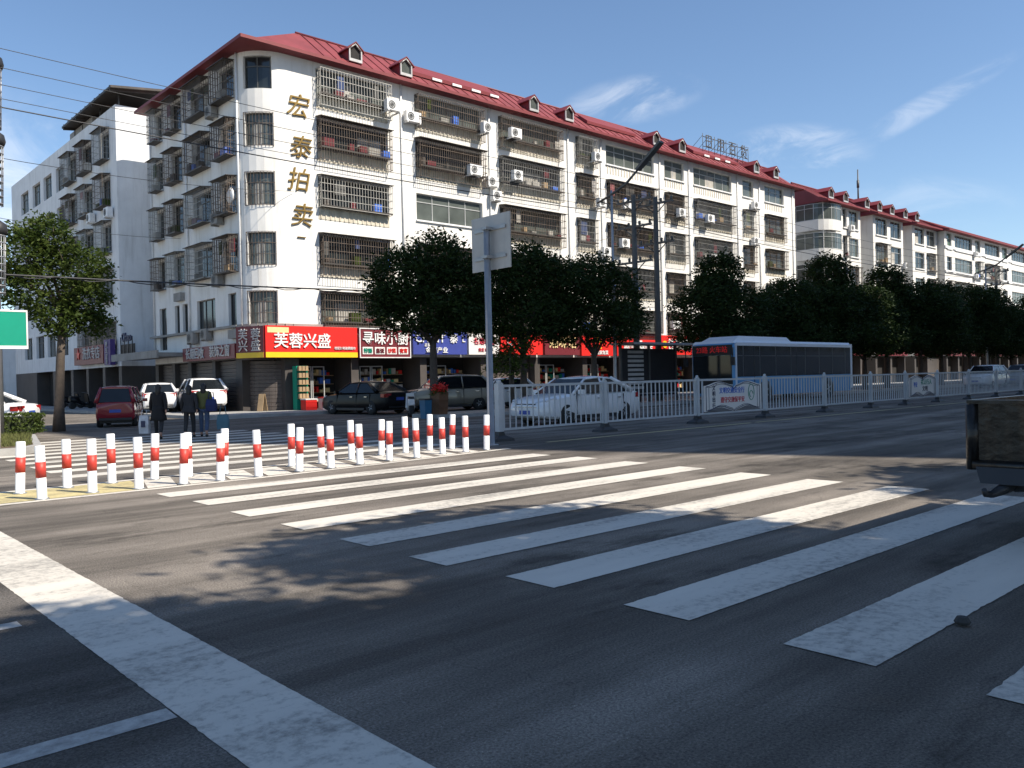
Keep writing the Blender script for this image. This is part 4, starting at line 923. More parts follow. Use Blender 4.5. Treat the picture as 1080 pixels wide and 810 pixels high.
def wire(pts, sag, r, n=14):
    m = MB(); a, b = Vector(pts[0]), Vector(pts[1])
    m.tube([a.lerp(b, i / n) - Vector((0, 0, sag * 4 * (i / n) * (1 - i / n))) for i in range(n + 1)], r, 5); return m
wl = ['topmost overhead wire running to the utility poles', 'second overhead wire from the top', 'third overhead wire from the top', 'fourth overhead wire from the top', 'lowest and thickest of the five high overhead wires']
for i, (y, z, r) in enumerate(((26.0, 11.05, .01), (26.65, 10.75, .01), (27.35, 10.5, .01), (28.0, 10.3, .01), (27.0, 9.75, .019))):
    m = wire(((-6, y, z), (34, y, z - .2)), .35, r); m2 = wire(((34, y, z - .2), (86, y, z - .1)), .5, r); k = len(m.v); m.v += m2.v; m.f += [tuple(q + k for q in f) for f in m2.f]; m.m += m2.m; m.sm += m2.sm
    tag(m.build('overhead_wire', M['blackp']), wl[i], 'wire', 'overhead wires along the kerb')
m = wire(((-6, 27.1, 4.75), (34, 27.1, 5.6)), .35, .026); n_ = 120; m.tube([(-6 + 40 * i / n_, 27.1 + .05 * math.sin(i * 1.3), 4.75 + .85 * i / n_ - .35 * 4 * (i / n_) * (1 - i / n_) + .05 * math.cos(i * 1.3) - .03) for i in range(n_ + 1)], .018, 4)
tag(m.build('telephone_cable', M['blackp']), 'thick twisted cable bundle hanging low across the corner', 'cable')
for k, (a, b, sg_, lab) in enumerate((((-6, 26.5, 9.0), (20.2, 37.9, 11.0), .8, 'thin service wire slanting to the gold lettered corner'), ((-6, 27.5, 8.6), (18, 47, 9.7), .9, 'thin service wire slanting to the shaded side wall'), ((33.2, 27.2, 9.0), (41, 38, 10.5), .3, 'short service wire from the utility poles to the balconies'))):
    tag(wire((a, b), sg_, .011).build('service_wire', M['blackp']), lab, 'wire')

# ---------------------------------------------------------------- vehicles (local x forward, y left)
def carpaint(name, col, rough=.25, metal=.0): return pm(name, col, rough, metal, var=.05, vs=1.5, coat=.6)
CP = dict(white=carpaint('white car paint', (.78, .78, .78)), black=pm('black car paint', (.008, .008, .009), .3, var=.05, spec=.25), red=carpaint('red car paint', (.26, .018, .03)), beige=carpaint('beige car paint', (.3, .27, .22), .3, .3), grey=carpaint('grey car paint', (.2, .21, .22), .3, .3), dark=carpaint('dark car paint', (.03, .032, .04), .25))
M['lens'] = pm('headlight lens', (.6, .62, .65), .08, var=.1, spec=.8); M['tail'] = pm('tail lamp lens', (.35, .012, .012), .12, var=.1, spec=.8); M['chrome'] = pm('chrome trim', (.6, .6, .6), .2, metal=1, var=.05)
M['rim'] = pm('alloy wheel', (.45, .46, .47), .35, metal=.7, var=.1); M['plate'] = pm('blue number plate', (.03, .08, .4), .4); M['carglass'] = pm('tinted car glass', (.012, .015, .018), .06, var=.2, spec=.4)
KINDS = {
 #        L    W    H    belt  body stations x:(half width, zb, zt)                                                    wb_f  roof_f roof_r rear
 'sedan': dict(L=4.6, W=1.8, H=1.47, hw=.9, st=[(-2.3, .66, .36, .8), (-2.22, .79, .27, .95), (-1.85, .87, .21, 1.0), (-1.2, .9, .19, .98), (0, .9, .19, .95), (.95, .9, .19, .95), (1.5, .89, .2, .9), (1.95, .86, .22, .82), (2.18, .76, .26, .72), (2.3, .6, .32, .6)], g=(1.05, .28, -.95, -1.75), wb=1.35),
 'hatch': dict(L=3.9, W=1.68, H=1.5, hw=.84, st=[(-1.95, .68, .34, .92), (-1.86, .78, .26, 1.0), (-1.4, .83, .2, 1.0), (0, .84, .19, .97), (.8, .84, .19, .97), (1.3, .82, .2, .92), (1.65, .79, .22, .84), (1.85, .7, .27, .72), (1.95, .56, .33, .6)], g=(1.0, .35, -1.35, -1.8), wb=1.22),
 'suv': dict(L=4.5, W=1.84, H=1.68, hw=.92, st=[(-2.25, .76, .42, 1.0), (-2.15, .86, .34, 1.1), (-1.6, .91, .28, 1.1), (0, .92, .27, 1.07), (.95, .92, .27, 1.07), (1.5, .91, .28, 1.03), (1.95, .87, .3, .95), (2.15, .77, .34, .84), (2.25, .62, .4, .7)], g=(1.1, .45, -1.55, -2.1), wb=1.32),
 'van': dict(L=3.7, W=1.55, H=1.72, hw=.775, st=[(-1.85, .66, .4, .98), (-1.78, .74, .32, 1.05), (-1.2, .77, .27, 1.05), (0, .775, .26, 1.03), (1.0, .775, .26, 1.0), (1.4, .76, .27, .95), (1.68, .72, .3, .86), (1.8, .64, .35, .74), (1.85, .52, .4, .6)], g=(1.35, .85, -1.55, -1.8), wb=1.2),
}
WHEEL = {}
def wheel(parent, x, y, r, side):
    key = (round(r, 2), side)
    if key in WHEEL:
        w0 = WHEEL[key]; w = w0.copy(); COL.objects.link(w); w.parent = parent; w.location = (x, y, r)
        for c in w0.children: d = c.copy(); COL.objects.link(d); d.parent = w
        return w
    m = MB(); m.lathe([(r * .6, -.1), (r * .93, -.1), (r, -.06), (r, .06), (r * .93, .1), (r * .6, .1)], axis='Y', n=24)
    w = m.build('wheel', M['black'], parent); w.location = (x, y, r)
    m = MB(); s = side
    m.lathe([(r * .62, .02 * s), (r * .62, .085 * s), (r * .56, .09 * s), (r * .54, .06 * s)], axis='Y', n=24)
    for k in range(5):
        a = k / 5 * 6.283; c, q = math.cos(a), math.sin(a); m.tube([(c * r * .1, .085 * s, q * r * .1), (c * r * .57, .075 * s, q * r * .57)], [r * .1, r * .075], 5)
    m.lathe([(0, .1 * s), (r * .12, .095 * s), (r * .14, .06 * s)], axis='Y', n=12); m.build('rim', M['rim'], w)
    m = MB(); m.lathe([(0, .03 * s), (r * .58, .03 * s)], axis='Y', n=20); m.build('brake_disc', M['blackp'], w)
    WHEEL[key] = w; return w
def car(label, loc, heading, paint, kind='sedan', cat='car', scale=1, group=None):
    K = KINDS[kind]; t = thing('parked_car' if kind != 'sedan' or paint != 'white' else 'car', label, cat, (loc[0], loc[1], loc[2] if len(loc) > 2 else 0), rad(heading), group); t.scale = (scale,) * 3; p = CP[paint]; H, hw = K['H'], K['hw']; wr = .325 if kind != 'van' else .28
    m = MB(); rings = []
    for (x, w, zb, zt) in K['st']:
        h = zt - zb; half = [(w * .9, zb), (w * .985, zb + h * .12), (w, zb + h * .4), (w * .985, zb + h * .66), (w * .95, zt - h * .09), (w * .86, zt - .01), (w * .5, zt + .02)]
        rings.append([(x, -y, z) for y, z in half][::1] + [(x, y, z) for y, z in half[::-1]])
    m.loft(rings); body = m.build('body', p, t)
    for sgn in (-1, 1):
        for wx in (-K['wb'], K['wb']):
            c = MB(); c.lathe([(0, -.2), (wr + .055, -.2), (wr + .055, .2), (0, .2)], (wx, sgn * hw, wr + .01), 'Y', 24); co = c.build('cut', p)
            bm = body.modifiers.new('b', 'BOOLEAN'); bm.operation = 'DIFFERENCE'; bm.object = co; bm.solver = 'EXACT'; evaluated(body); bpy.data.objects.remove(co)
    body.data.set_sharp_from_angle(angle=rad(38)); body.data.materials.clear(); body.data.materials.append(p)
    a = MB()
    for wx in (-K['wb'], K['wb']): a.box(wx - wr - .03, -hw + .21, .2, wx + wr + .03, hw - .21, .7)
    a.box(-K['L'] / 2 + .3, -hw * .8, .17, K['L'] / 2 - .35, hw * .8, .32); a.build('underbody', M['blackp'], t)
    wf, rf_, rr, rb = K['g']; zb = np.interp(0, [s[0] for s in K['st']], [s[3] for s in K['st']]) - .02; zf = np.interp(wf, [s[0] for s in K['st']], [s[3] for s in K['st']]) - .01; zr = np.interp(rb, [s[0] for s in K['st']], [s[3] for s in K['st']]) - .01
    wb_, wt = hw * .93, hw * .7; zt = H - .06
    base = [(wf, zf), (rf_, zt), ((rf_ + rr) / 2, H - .03), (rr, zt), (rb, zr)]
    def half(x, z): k = (z - zb) / (zt - zb); k = max(0, min(1, k)); return wb_ + (wt - wb_) * k
    # dark cabin volume
    m = MB(); bot = [(wf - .05, zf - .05), (rb + .05, zr - .05)]
    prof = [(wf - .06, zf), (rf_ - .03, zt - .03), (rr + .03, zt - .03), (rb + .06, zr)]
    m.loft([[(x, -half(x, z) + .03, z) for x, z in prof], [(x, half(x, z) - .03, z) for x, z in prof]], sm=False); m.build('cabin', M['blackp'], t)
    # roof with pillars
    m = MB(); rings = []
    for x, dz in ((rf_ + .06, -.035), (rf_ - .1, .01), ((rf_ + rr) / 2, .05), (rr + .1, .015), (rr - .06, -.03)):
        z = zt + dz; rings.append([(x, -wt - .015, z - .05), (x, -wt, z - .005), (x, -wt * .6, z + .022), (x, 0, z + .03), (x, wt * .6, z + .022), (x, wt, z - .005), (x, wt + .015, z - .05)])
    m.loft(rings)
    for s in (-1, 1):
        m.tube([(wf + .02, s * wb_, zf), (rf_, s * wt, zt)], [.045, .035], 6); m.tube([(rb - .02, s * wb_, zr), (rr - .02, s * wt, zt)], [.1, .06], 6)
        xm = (wf + rb) / 2 - .05; m.tube([(xm, s * (wb_ + .0), zb), (xm + .02, s * wt, zt)], .035, 6)
    m.build('roof', p, t)
    def glass(name, q): 
        g = MB(); c = sum((Vector(v) for v in q), Vector()) / 4; n = (Vector(q[1]) - Vector(q[0])).cross(Vector(q[2]) - Vector(q[0])).normalized()
        if n.dot(c - Vector((0, 0, .8))) < 0: n = -n
        g.hexa([tuple(Vector(v) - n * .012) for v in q] + [tuple(Vector(v) + n * .008) for v in q]); g.build(name, M['carglass'], t)
    glass('windscreen', [(wf, -wb_ + .06, zf + .015), (wf, wb_ - .06, zf + .015), (rf_ + .04, wt - .04, zt - .01), (rf_ + .04, -wt + .04, zt - .01)])
    glass('rear_window', [(rb, -wb_ + .1, zr + .03), (rb, wb_ - .1, zr + .03), (rr - .04, wt - .06, zt - .02), (rr - .04, -wt + .06, zt - .02)])
    for s in (-1, 1):
        for (x0, x1, u0, u1) in ((wf - .1, xm + .05, rf_ - .03, xm + .06), (xm - .05, rb + .16, xm - .04, rr + .02)):
            z = zb + .03; glass('side_window', [(x0, s * (wb_ - .0), z), (x1, s * (wb_ - .0), z), (u1, s * (wt + .012), zt - .045), (u0, s * (wt + .012), zt - .045)])
    F, Bk = K['L'] / 2, -K['L'] / 2; zs = K['st'][-2][3]
    for s in (-1, 1):
        m = MB(); m.loft([[(F - .1, s * .36, zs - .12), (F - .06, s * .38, zs - .02), (F - .1, s * .38, zs + .02)], [(F - .2, s * (hw - .16), zs - .07), (F - .18, s * (hw - .17), zs + .05), (F - .24, s * (hw - .19), zs + .09)], [(F - .5, s * (hw - .05), zs + .06), (F - .5, s * (hw - .05), zs + .13), (F - .56, s * (hw - .09), zs + .15)]], sm=False); m.build('headlight', M['lens'], t)
        zz = K['st'][1][3] - .2
        m = MB(); m.box(Bk + .02, min(s * (hw - .42), s * (hw - .13)), zz, Bk + .13, max(s * (hw - .42), s * (hw - .13)), zz + .17); m.box(Bk + .1, min(s * (hw - .2), s * (hw - .055)), zz + .01, Bk + .32, max(s * (hw - .2), s * (hw - .055)), zz + .16); m.build('taillight', M['tail'], t)
        m = MB(); m.obox((wf - .22, s * (hw + .09), zb + .07), (.13, .2, .14)); m.build('mirror', p, t)
        for x in (xm + .22, xm - .75): m = MB(); m.box(x, min(s * (hw - .005), s * (hw + .03)), zb - .16, x + .17, max(s * (hw - .005), s * (hw + .03)), zb - .125); m.build('door_handle', M['chrome'], t)
        m = MB()
        for x in (xm, xm - .9 if kind != 'hatch' else xm - .8, wf - .12): m.box(x - .006, min(s * (hw - .04), s * (hw + .002)), .32, x + .006, max(s * (hw - .04), s * (hw + .002)), zb - .03)
        m.box(-K['wb'] + wr + .08, min(s * (hw - .03), s * (hw + .012)), .2, K['wb'] - wr - .08, max(s * (hw - .03), s * (hw + .012)), .3); m.build('door_seam', M['blackp'], t)
    m = MB(); m.box(F - .12, -.5, zs - .34, F - .005, .5, zs - .16); m.box(F - .14, -.42, zs - .12, F - .03, .42, zs - .04); m.build('grille', M['blackp'], t)
    m = MB(); m.box(F - .02, -.5, zs - .15, F + .004, .5, zs - .13); m.build('grille_trim', M['chrome'], t)
    m = MB(); m.box(Bk - .02, -.22, .62, Bk + .1, .22, .75); m.build('number_plate', M['plate'], t)
    m = MB(); m.box(F - .06, -.22, zs - .36, F + .012, .22, zs - .24); m.build('number_plate', M['plate'], t)
    m = MB(); m.box(Bk + .0, -.62, .3, Bk + .16, .62, .42); m.build('rear_bumper', M['blackp'], t)
    for x in (-K['wb'], K['wb']):
        for s in (-1, 1): wheel(t, x, s * (hw - .11), wr, s)
    return t
car('white saloon driving along behind the railing fence', (19.5, 18.35), 181, 'white', 'sedan')
car('black saloon parked nose in before the maroon restaurant sign', (20.7, 32.6), 98, 'black', 'sedan')
car('beige off-road car parked behind the first kerb tree', (24.6, 31.6), 160, 'beige', 'suv')
car('white hatchback parked behind the left end of the railing fence', (27.6, 31.4), 170, 'white', 'hatch')
car('dark red minivan stopped in the side street behind the walking woman', (10.35, 33.3), 66, 'red', 'van', 'minivan', .87)
car('white hatchback on the side street half hidden behind the woman in black', (15.6, 44.4, .13), 74, 'white', 'hatch')
car('white car parked on the side street nearest the shuttered corner shop', (16.9, 42.0, .13), 78, 'white', 'suv')
car('white car with red tail lamp behind the hedge at the left edge', (4.95, 32.3), 146, 'white', 'sedan')
car('white car parked far off under the kerb trees, just beyond the second banner', (66, 21.5), 180, 'white', 'suv')
car('dark car far down the road with a pale roof line', (73, 21.2), 180, 'grey', 'suv')
car('dark blue car furthest along the road by the right edge', (84, 21.4), 180, 'dark', 'hatch')
car('grey car parked on the forecourt behind the white saloon', (35.0, 31.8), 175, 'grey', 'sedan')

# city bus
M['grey_trim'] = pm('grey window trim', (.09, .095, .1), .5)
bus = thing('city_bus', 'blue and white city bus with a white roof pod heading left behind the fence', 'bus', (40.9, 23.6, 0), math.pi)
m = MB()
def rr(x, hw, zb, zt, r=.22): return [(x, -hw, zb), (x, -hw, zt - r), (x, -hw + r * .3, zt - r * .3), (x, -hw + r, zt), (x, hw - r, zt), (x, hw - r * .3, zt - r * .3), (x, hw, zt - r), (x, hw, zb)]
m.loft([rr(-6.05, 1.15, .5, 2.9), rr(-5.98, 1.24, .35, 3.02), rr(5.8, 1.24, .35, 3.02), rr(5.98, 1.2, .35, 2.95), rr(6.05, 1.1, .5, 2.8)], sm=False)
M['busblue'] = pm('bus blue', (.1, .32, .6), .3, var=.06, coat=.4); M['buswhite'] = pm('bus white', (.72, .76, .82), .35, var=.06, coat=.3)
m.build('body', M['busblue'], bus)
m = MB()
for s in (-1, 1): m.box(-5.85, min(s * 1.235, s * 1.252), 1.3, 5.9, max(s * 1.235, s * 1.252), 2.8)
m.build('side_glazing', M['carglass'], bus)
for k_, x in enumerate((-5.2, -3.7, -2.2, -.7, .8, 2.3, 3.8, 5.3)):
    for s in (-1, 1): m = MB(); m.box(x - .025, min(s * 1.253, s * 1.258), 1.32, x + .025, max(s * 1.253, s * 1.258), 2.78); m.box(x + .03, min(s * 1.253, s * 1.256), 2.3, x + 1.4 if x < 5 else x + .5, max(s * 1.253, s * 1.256), 2.33); m.build('window_divider', M['grey_trim'], bus)
m = MB(); m.box(5.99, -1.1, 1.25, 6.075, 1.1, 2.35); m.build('windscreen', M['carglass'], bus)
m = MB(); m.box(6.0, -1.13, .5, 6.068, 1.13, 1.245); m.build('front_panel', M['blackp'], bus)
m = MB(); m.box(5.97, -1.12, 2.36, 6.09, 1.12, 2.86); m.build('destination_box', M['blackp'], bus)
mtx = text('23路 火车站', .34, M['led'], None, (0, 0, 0), (0, 1, 0), depth=.005, bold=.02, name='destination_text'); mtx.parent = bus; mtx.location = (6.1, 0, 2.61)
m = MB(); m.loft([[(-6.06, -1.18, 2.95), (6.0, -1.18, 2.93), (6.0, 1.18, 2.93), (-6.06, 1.18, 2.95)], [(-6.0, -1.1, 3.08), (5.9, -1.1, 3.06), (5.9, 1.1, 3.06), (-6.0, 1.1, 3.08)]], sm=False); m.build('roof', M['buswhite'], bus)
m = MB(); m.loft([[(.2, -.95, 3.06), (5.6, -.95, 3.06), (5.6, .95, 3.06), (.2, .95, 3.06)], [(.5, -.85, 3.3), (5.0, -.85, 3.3), (5.0, .85, 3.3), (.5, .85, 3.3)]], sm=False); m.build('roof_pod', M['buswhite'], bus)
m = MB()
for s in (-1, 1):
    m.box(-6.07, min(s * 1.15, s * 1.262), .5, -5.86, max(s * 1.15, s * 1.262), 3.0); m.box(5.84, min(s * 1.2, s * 1.262), .6, 5.93, max(s * 1.2, s * 1.262), 2.9); m.box(-5.86, min(s * 1.2, s * 1.262), 2.8, 5.84, max(s * 1.2, s * 1.262), 2.95)
m.build('corner_trim', M['buswhite'], bus)
for x in (4.3, 0.2): m = MB(); m.box(x - .02, 1.25, .5, x + .02, 1.258, 2.75); m.build('door_seam', M['blackp'], bus)
for s in (-1, 1):
    m = MB(); m.box(6.0, s * .95 - .18, .75, 6.09, s * .95 + .18, .95); m.build('headlight', M['lens'], bus)
    m = MB(); m.tube([(6.0, s * 1.15, 2.7), (6.35, s * 1.35, 2.6), (6.35, s * 1.35, 2.2)], .03, 5); m.obox((6.35, s * 1.35, 2.05), (.12, .2, .4)); m.build('mirror', M['blackp'], bus)
    for x in (-3.2, 3.3):
        m = MB(); m.lathe([(0, -.02), (.6, -.02), (.6, .02), (0, .02)], (x, s * 1.235, .52), 'Y', 20); m.build('wheel_arch', M['blackp'], bus); wheel(bus, x, s * 1.16, .5, s)

# cargo tricycle cut by the right edge
tri = thing('cargo_tricycle', 'dark mottled cargo tricycle with a tow hook entering at the right edge', 'cargo vehicle', (7.6, 1.85, 0))
M['mottled_body'] = pm('dark mottled cargo body', (.013, .011, .009), .32, metal=.2, var=.8, vs=7, streak=.7, dirt=(.17, .105, .06), bump=.5, bs=9)  # near-black body with brown mottling and streaks
m = MB(tri); x0, x1, y0, y1 = 7.6, 9.8, 1.12, 2.6
m.box(x0, y0, .62, x0 + .05, y1, 1.15); m.box(x1 - .05, y0, .62, x1, y1, 1.15); m.box(x0 + .051, y0, .62, x1 - .051, y0 + .05, 1.15); m.box(x0 + .051, y1 - .05, .62, x1 - .051, y1, 1.15); m.box(x0 + .051, y0 + .051, .62, x1 - .051, y1 - .051, .67)
m.tube([(x0 + .02, y1 - .01, .6), (x0 + .02, y1 - .01, 1.15)], .055, 12); m.tube([(x0 - .005, y0, .64), (x0 - .005, y1 - .02, .64)], .045, 10)
for y in (y0 + .02, 1.86): m.box(x0 - .03, y, .6, x0 - .015, y + .05, 1.15)
m.box(x0 - .03, y0 - .03, 1.152, x0 + .03, y1 + .02, 1.185); m.box(x1 - .03, y0 - .03, 1.152, x1 + .03, y1 + .02, 1.185); m.box(x0 + .031, y0 - .03, 1.152, x1 - .031, y0 + .03, 1.185); m.box(x0 + .031, y1 - .04, 1.152, x1 - .031, y1 + .02, 1.185)
m.build('cargo_box', M['mottled_body'], tri)
m = MB(tri); m.loft([[(7.55, 1.15, .63), (7.55, 2.55, .63), (7.64, 2.58, .63), (7.64, 1.12, .63)], [(7.5, 1.2, .5), (7.5, 2.5, .5), (7.68, 2.52, .48), (7.68, 1.18, .48)]], sm=False); m.build('rear_bumper', M['blackp'], tri)
m = MB(tri); m.tube([(7.6, 2.28, .5), (7.52, 2.36, .45), (7.45, 2.4, .42), (7.37, 2.42, .43), (7.34, 2.42, .47)], [.05, .045, .03, .025, .02], 7); m.tube([(7.6, 1.8, .52), (7.6, 2.28, .47)], .035, 6); m.build('tow_hook', M['blackp'], tri)
m = MB(tri); m.box(7.75, 1.5, .42, 10.6, 1.56, .61); m.box(7.75, 2.1, .42, 10.6, 2.16, .61); m.tube([(10.6, 1.83, .5), (11.1, 1.83, .95)], .04, 6); m.build('chassis', M['blackp'], tri)
m = MB(tri); m.box(9.95, 1.5, .65, 10.4, 2.16, .82); m.box(9.9, 1.5, .82, 9.98, 2.16, 1.2); m.build('seat', M['blackp'], tri)
m = MB(tri); m.tube([(11.0, 1.45, 1.08), (11.12, 1.83, 1.0), (11.0, 2.2, 1.08)], .025, 6); m.tube([(11.12, 1.83, 1.0), (11.3, 1.83, .3)], .035, 6); m.build('handlebar', M['blackp'], tri)
for (x, y, s) in ((9.3, 1.2, -1), (9.3, 2.5, 1), (11.3, 1.83, 1)):
    w = wheel(tri, 0, 0, .28, s); w.location = (x - tri.location.x, y - tri.location.y, .28)
for y in (1.3, 1.95): m = MB(tri); m.box(7.575, y - .09, .55, 7.595, y + .09, .6); m.build('taillight', M['tail'], tri)
tri.location.z = 0

# ---------------------------------------------------------------- people
M['skin'] = pm('skin', (.42, .24, .17), .6, var=.06); M['hair'] = pm('black hair', (.012, .01, .009), .55); M['cloth_k'] = pm('black cloth', (.012, .012, .014), .9, var=.3); M['cloth_o'] = pm('olive cloth', (.1, .105, .035), .9, var=.25); M['denim'] = pm('blue denim', (.06, .09, .16), .9, var=.3, vs=6); M['denim_l'] = pm('pale teal fabric', (.08, .17, .22), .9, var=.2); M['navy'] = pm('navy bag fabric', (.012, .02, .09), .8); M['shoe'] = pm('dark shoes', (.02, .02, .02), .6); M['bagw'] = pm('white printed bag', (.5, .52, .55), .7, var=.3, vs=8); M['grey_c'] = pm('charcoal cloth', (.03, .03, .033), .9, var=.3)
def skinned(name, nodes, edges, mat, parent, lev=1):
    me = bpy.data.meshes.new(name); me.from_pydata([n[:3] for n in nodes], edges, []); ob = bpy.data.objects.new(name, me); COL.objects.link(ob)
    sk = ob.modifiers.new('s', 'SKIN'); sk.use_smooth_shade = True
    if not me.skin_vertices: me.attributes.new('skin', 'FLOAT', 'POINT')
    lay = me.skin_vertices[0].data if me.skin_vertices else None
    for i, n in enumerate(nodes):
        r = n[3]; lay[i].radius = (r, r) if not isinstance(r, tuple) else r; lay[i].use_root = (i == 0)
    sb = ob.modifiers.new('u', 'SUBSURF'); sb.levels = lev; sb.render_levels = lev
    evaluated(ob); ob.data.materials.clear(); ob.data.materials.append(mat); ob.parent = parent
    for p in ob.data.polygons: p.use_smooth = True
    return ob
def person(label, loc, heading, h=1.63, stride=.22, arms=((.0, .1), (.0, -.1)), coat='cloth_k', coat_len=.0, trousers='grey_c', hair_long=True, group=None):
    """local x forward, y left; arms give (bend forward, swing) for left and right"""
    t = thing('person', label, 'person', (loc[0], loc[1], 0), rad(heading), group); k = h / 1.7
    J = dict(pel=(0, 0, .92), sp=(0.01, 0, 1.12), ch=(.02, 0, 1.3), nk=(.03, 0, 1.47), hd=(.05, 0, 1.57), tp=(.04, 0, 1.66))
    leg = {}
    for s in (1, -1):
        f = stride * s; leg[s] = [(0, s * .09, .9), (f * .55 + .05, s * .1, .5), (f - (.1 if f < 0 else 0), s * .1, .1 + (.06 if f < 0 else 0)), (f + .13 - (.1 if f < 0 else 0), s * .11, .045)]
    arm = {}
    for s, (bend, sw) in zip((1, -1), arms):
        sh = (.02, s * .18, 1.39); el = (.02 + sw, s * .24, 1.12); wr_ = (.02 + sw * 1.6 + bend, s * .25, .9 + bend * .5); arm[s] = [sh, el, wr_]
    nodes = [(*J['pel'], .1), (*J['sp'], .095), (*J['ch'], .105), (*J['nk'], .05), (*J['hd'], (.082)), (*J['tp'], .075)]; edges = [(0, 1), (1, 2), (2, 3), (3, 4), (4, 5)]
    for s in (1, -1):
        b = len(nodes); nodes += [(*leg[s][0], .085), (*leg[s][1], .058), (*leg[s][2], .042), (*leg[s][3], .035)]; edges += [(0, b), (b, b + 1), (b + 1, b + 2), (b + 2, b + 3)]
        b = len(nodes); nodes += [(*arm[s][0], .055), (*arm[s][1], .04), (*arm[s][2], .03)]; edges += [(2, b), (b, b + 1), (b + 1, b + 2)]
        w = Vector(arm[s][2]); nodes.append((w.x + .01, w.y, w.z - .07, (.022, .034))); edges.append((len(nodes) - 2, len(nodes) - 1)); pm_ = len(nodes) - 1
        for q in range(4):
            L = (.07, .082, .078, .06)[q]; dx = -.03 + q * .02
            nodes.append((w.x + dx + .01, w.y - s * .005, w.z - .075 - L * .5, .009)); nodes.append((w.x + dx + .015, w.y - s * .02, w.z - .075 - L, .008)); edges += [(pm_, len(nodes) - 2), (len(nodes) - 2, len(nodes) - 1)]
        nodes.append((w.x + .05, w.y - s * .015, w.z - .09, .01)); edges.append((pm_, len(nodes) - 1))
    S = lambda ns: [(n[0] * k, n[1] * k, n[2] * k, tuple(q * k for q in n[3]) if isinstance(n[3], tuple) else n[3] * k) for n in ns]
    body = skinned('body', S(nodes), edges, M['skin'], t)
    # face: nose, eyes, mouth and ears joined on the head
    m = MB(); hz_ = 1.585
    m.loft([[(.125, -.012, hz_ - .02), (.125, .012, hz_ - .02), (.12, .0, hz_ + .03)], [(.155, -.005, hz_ - .018), (.155, .005, hz_ - .018), (.152, 0, hz_ - .008)]])
    for s in (1, -1): m.lathe([(0, -.01), (.02, -.006), (.02, .006), (0, .01)], (.045, s * .085, hz_), 'Y', 8)
    m.v = [(x * k, y * k, z * k) for x, y, z in m.v]; f = m.build('face', M['skin'], t)
    m = MB()
    for s in (1, -1): m.lathe([(0, -.006), (.011, 0), (0, .006)], (.125, s * .032, hz_ + .02), 'X', 8)
    m.box(.122, -.02, hz_ - .055, .128, .02, hz_ - .048); m.v = [(x * k, y * k, z * k) for x, y, z in m.v]; m.build('eye', M['hair'], f)
    # hair
    m = MB(); E = lambda c, r, n=12: m.loft([[((c[0] + r[0] * math.sin(p) * math.cos(q)) * k, (c[1] + r[1] * math.sin(p) * math.sin(q)) * k, (c[2] + r[2] * math.cos(p)) * k) for q in [i / n * 6.283 for i in range(n)]] for p in [max(.02, j / 9 * 3.12) for j in range(10)]])
    E((.015, 0, 1.605), (.108, .1, .112))
    if hair_long: E((-.06, 0, 1.49), (.06, .085, .16))
    m.build('hair', M['hair'], t)
    # trousers and shoes
    tn = [(0, 0, .93, .115)]; te = []
    for s in (1, -1):
        b = len(tn); tn += [(0, s * .085, .86, .1), (*leg[s][1], .073), (leg[s][2][0], leg[s][2][1], leg[s][2][2] + .03, .062)]; te += [(0, b), (b, b + 1), (b + 1, b + 2)]
    skinned('trousers', S(tn), te, M[trousers], t)
    for s in (1, -1): a, b = leg[s][2], leg[s][3]; skinned('shoe', S([(a[0] - .03, a[1], b[2] + .01, .05), (a[0] + .06, a[1], b[2], .046), (b[0] + .03, b[1], b[2] - .005, .036)]), [(0, 1), (1, 2)], M['shoe'], t)
    # coat: lofted torso with shoulders, and a sleeve on each side
    m = MB(); rings = []
    for (z, rx, ry, cx) in ((.9, .135, .185, -.005), (1.0, .135, .18, 0), (1.12, .125, .168, .01), (1.26, .135, .19, .015), (1.36, .125, .205, .015), (1.425, .1, .18, .01), (1.465, .075, .1, .01), (1.5, .06, .065, .012)):
        rings.append([((cx + rx * math.cos(q) * (1 + .04 * math.sin(3 * q + z * 9))) * k, (ry * math.sin(q)) * k, z * k) for q in [i / 18 * 6.283 for i in range(18)]])
    m.loft(rings)
    for s in (1, -1):
        p0, p1, p2 = [Vector(q) * k for q in arm[s]]; p0 = p0 + Vector((0, -s * .02, .0)) * k
        m.tube([p0 + Vector((0, -s * .05, .03)), p0, p0.lerp(p1, .5), p1, p1.lerp(p2, .6), p2], [.06 * k, .077 * k, .066 * k, .058 * k, .052 * k, .05 * k], 10)
    m.build('coat', M[coat], t)
    if coat_len:
        m = MB(); rings = []
        for i in range(6):
            z = 1.02 - coat_len * i / 5; r = .165 + .075 * i / 5; rings.append([((r * .85 * math.cos(a)) * k, (r * 1.05 * math.sin(a)) * k, (z + .015 * math.sin(3 * a) * i / 5) * k) for a in [q / 18 * 6.283 for q in range(18)]])
        m.loft(rings); m.build('coat_skirt', M[coat], t)
    return t
pw = person('woman in a long black coat walking away with a white bag', (8.35, 23.7), 62, 1.5, .24, ((.0, .12), (.02, -.14)), 'cloth_k', .45, 'grey_c')
po = person('person in an olive jacket and blue jeans seen from behind', (9.42, 23.2), 58, 1.5, .1, ((.12, .04), (.1, .0)), 'cloth_o', 0, 'denim', True)
pk = person('person in dark clothes walking just left of the olive jacket', (9.05, 23.3), 60, 1.46, -.16, ((.02, .1), (.02, -.08)), 'grey_c', .2, 'grey_c')
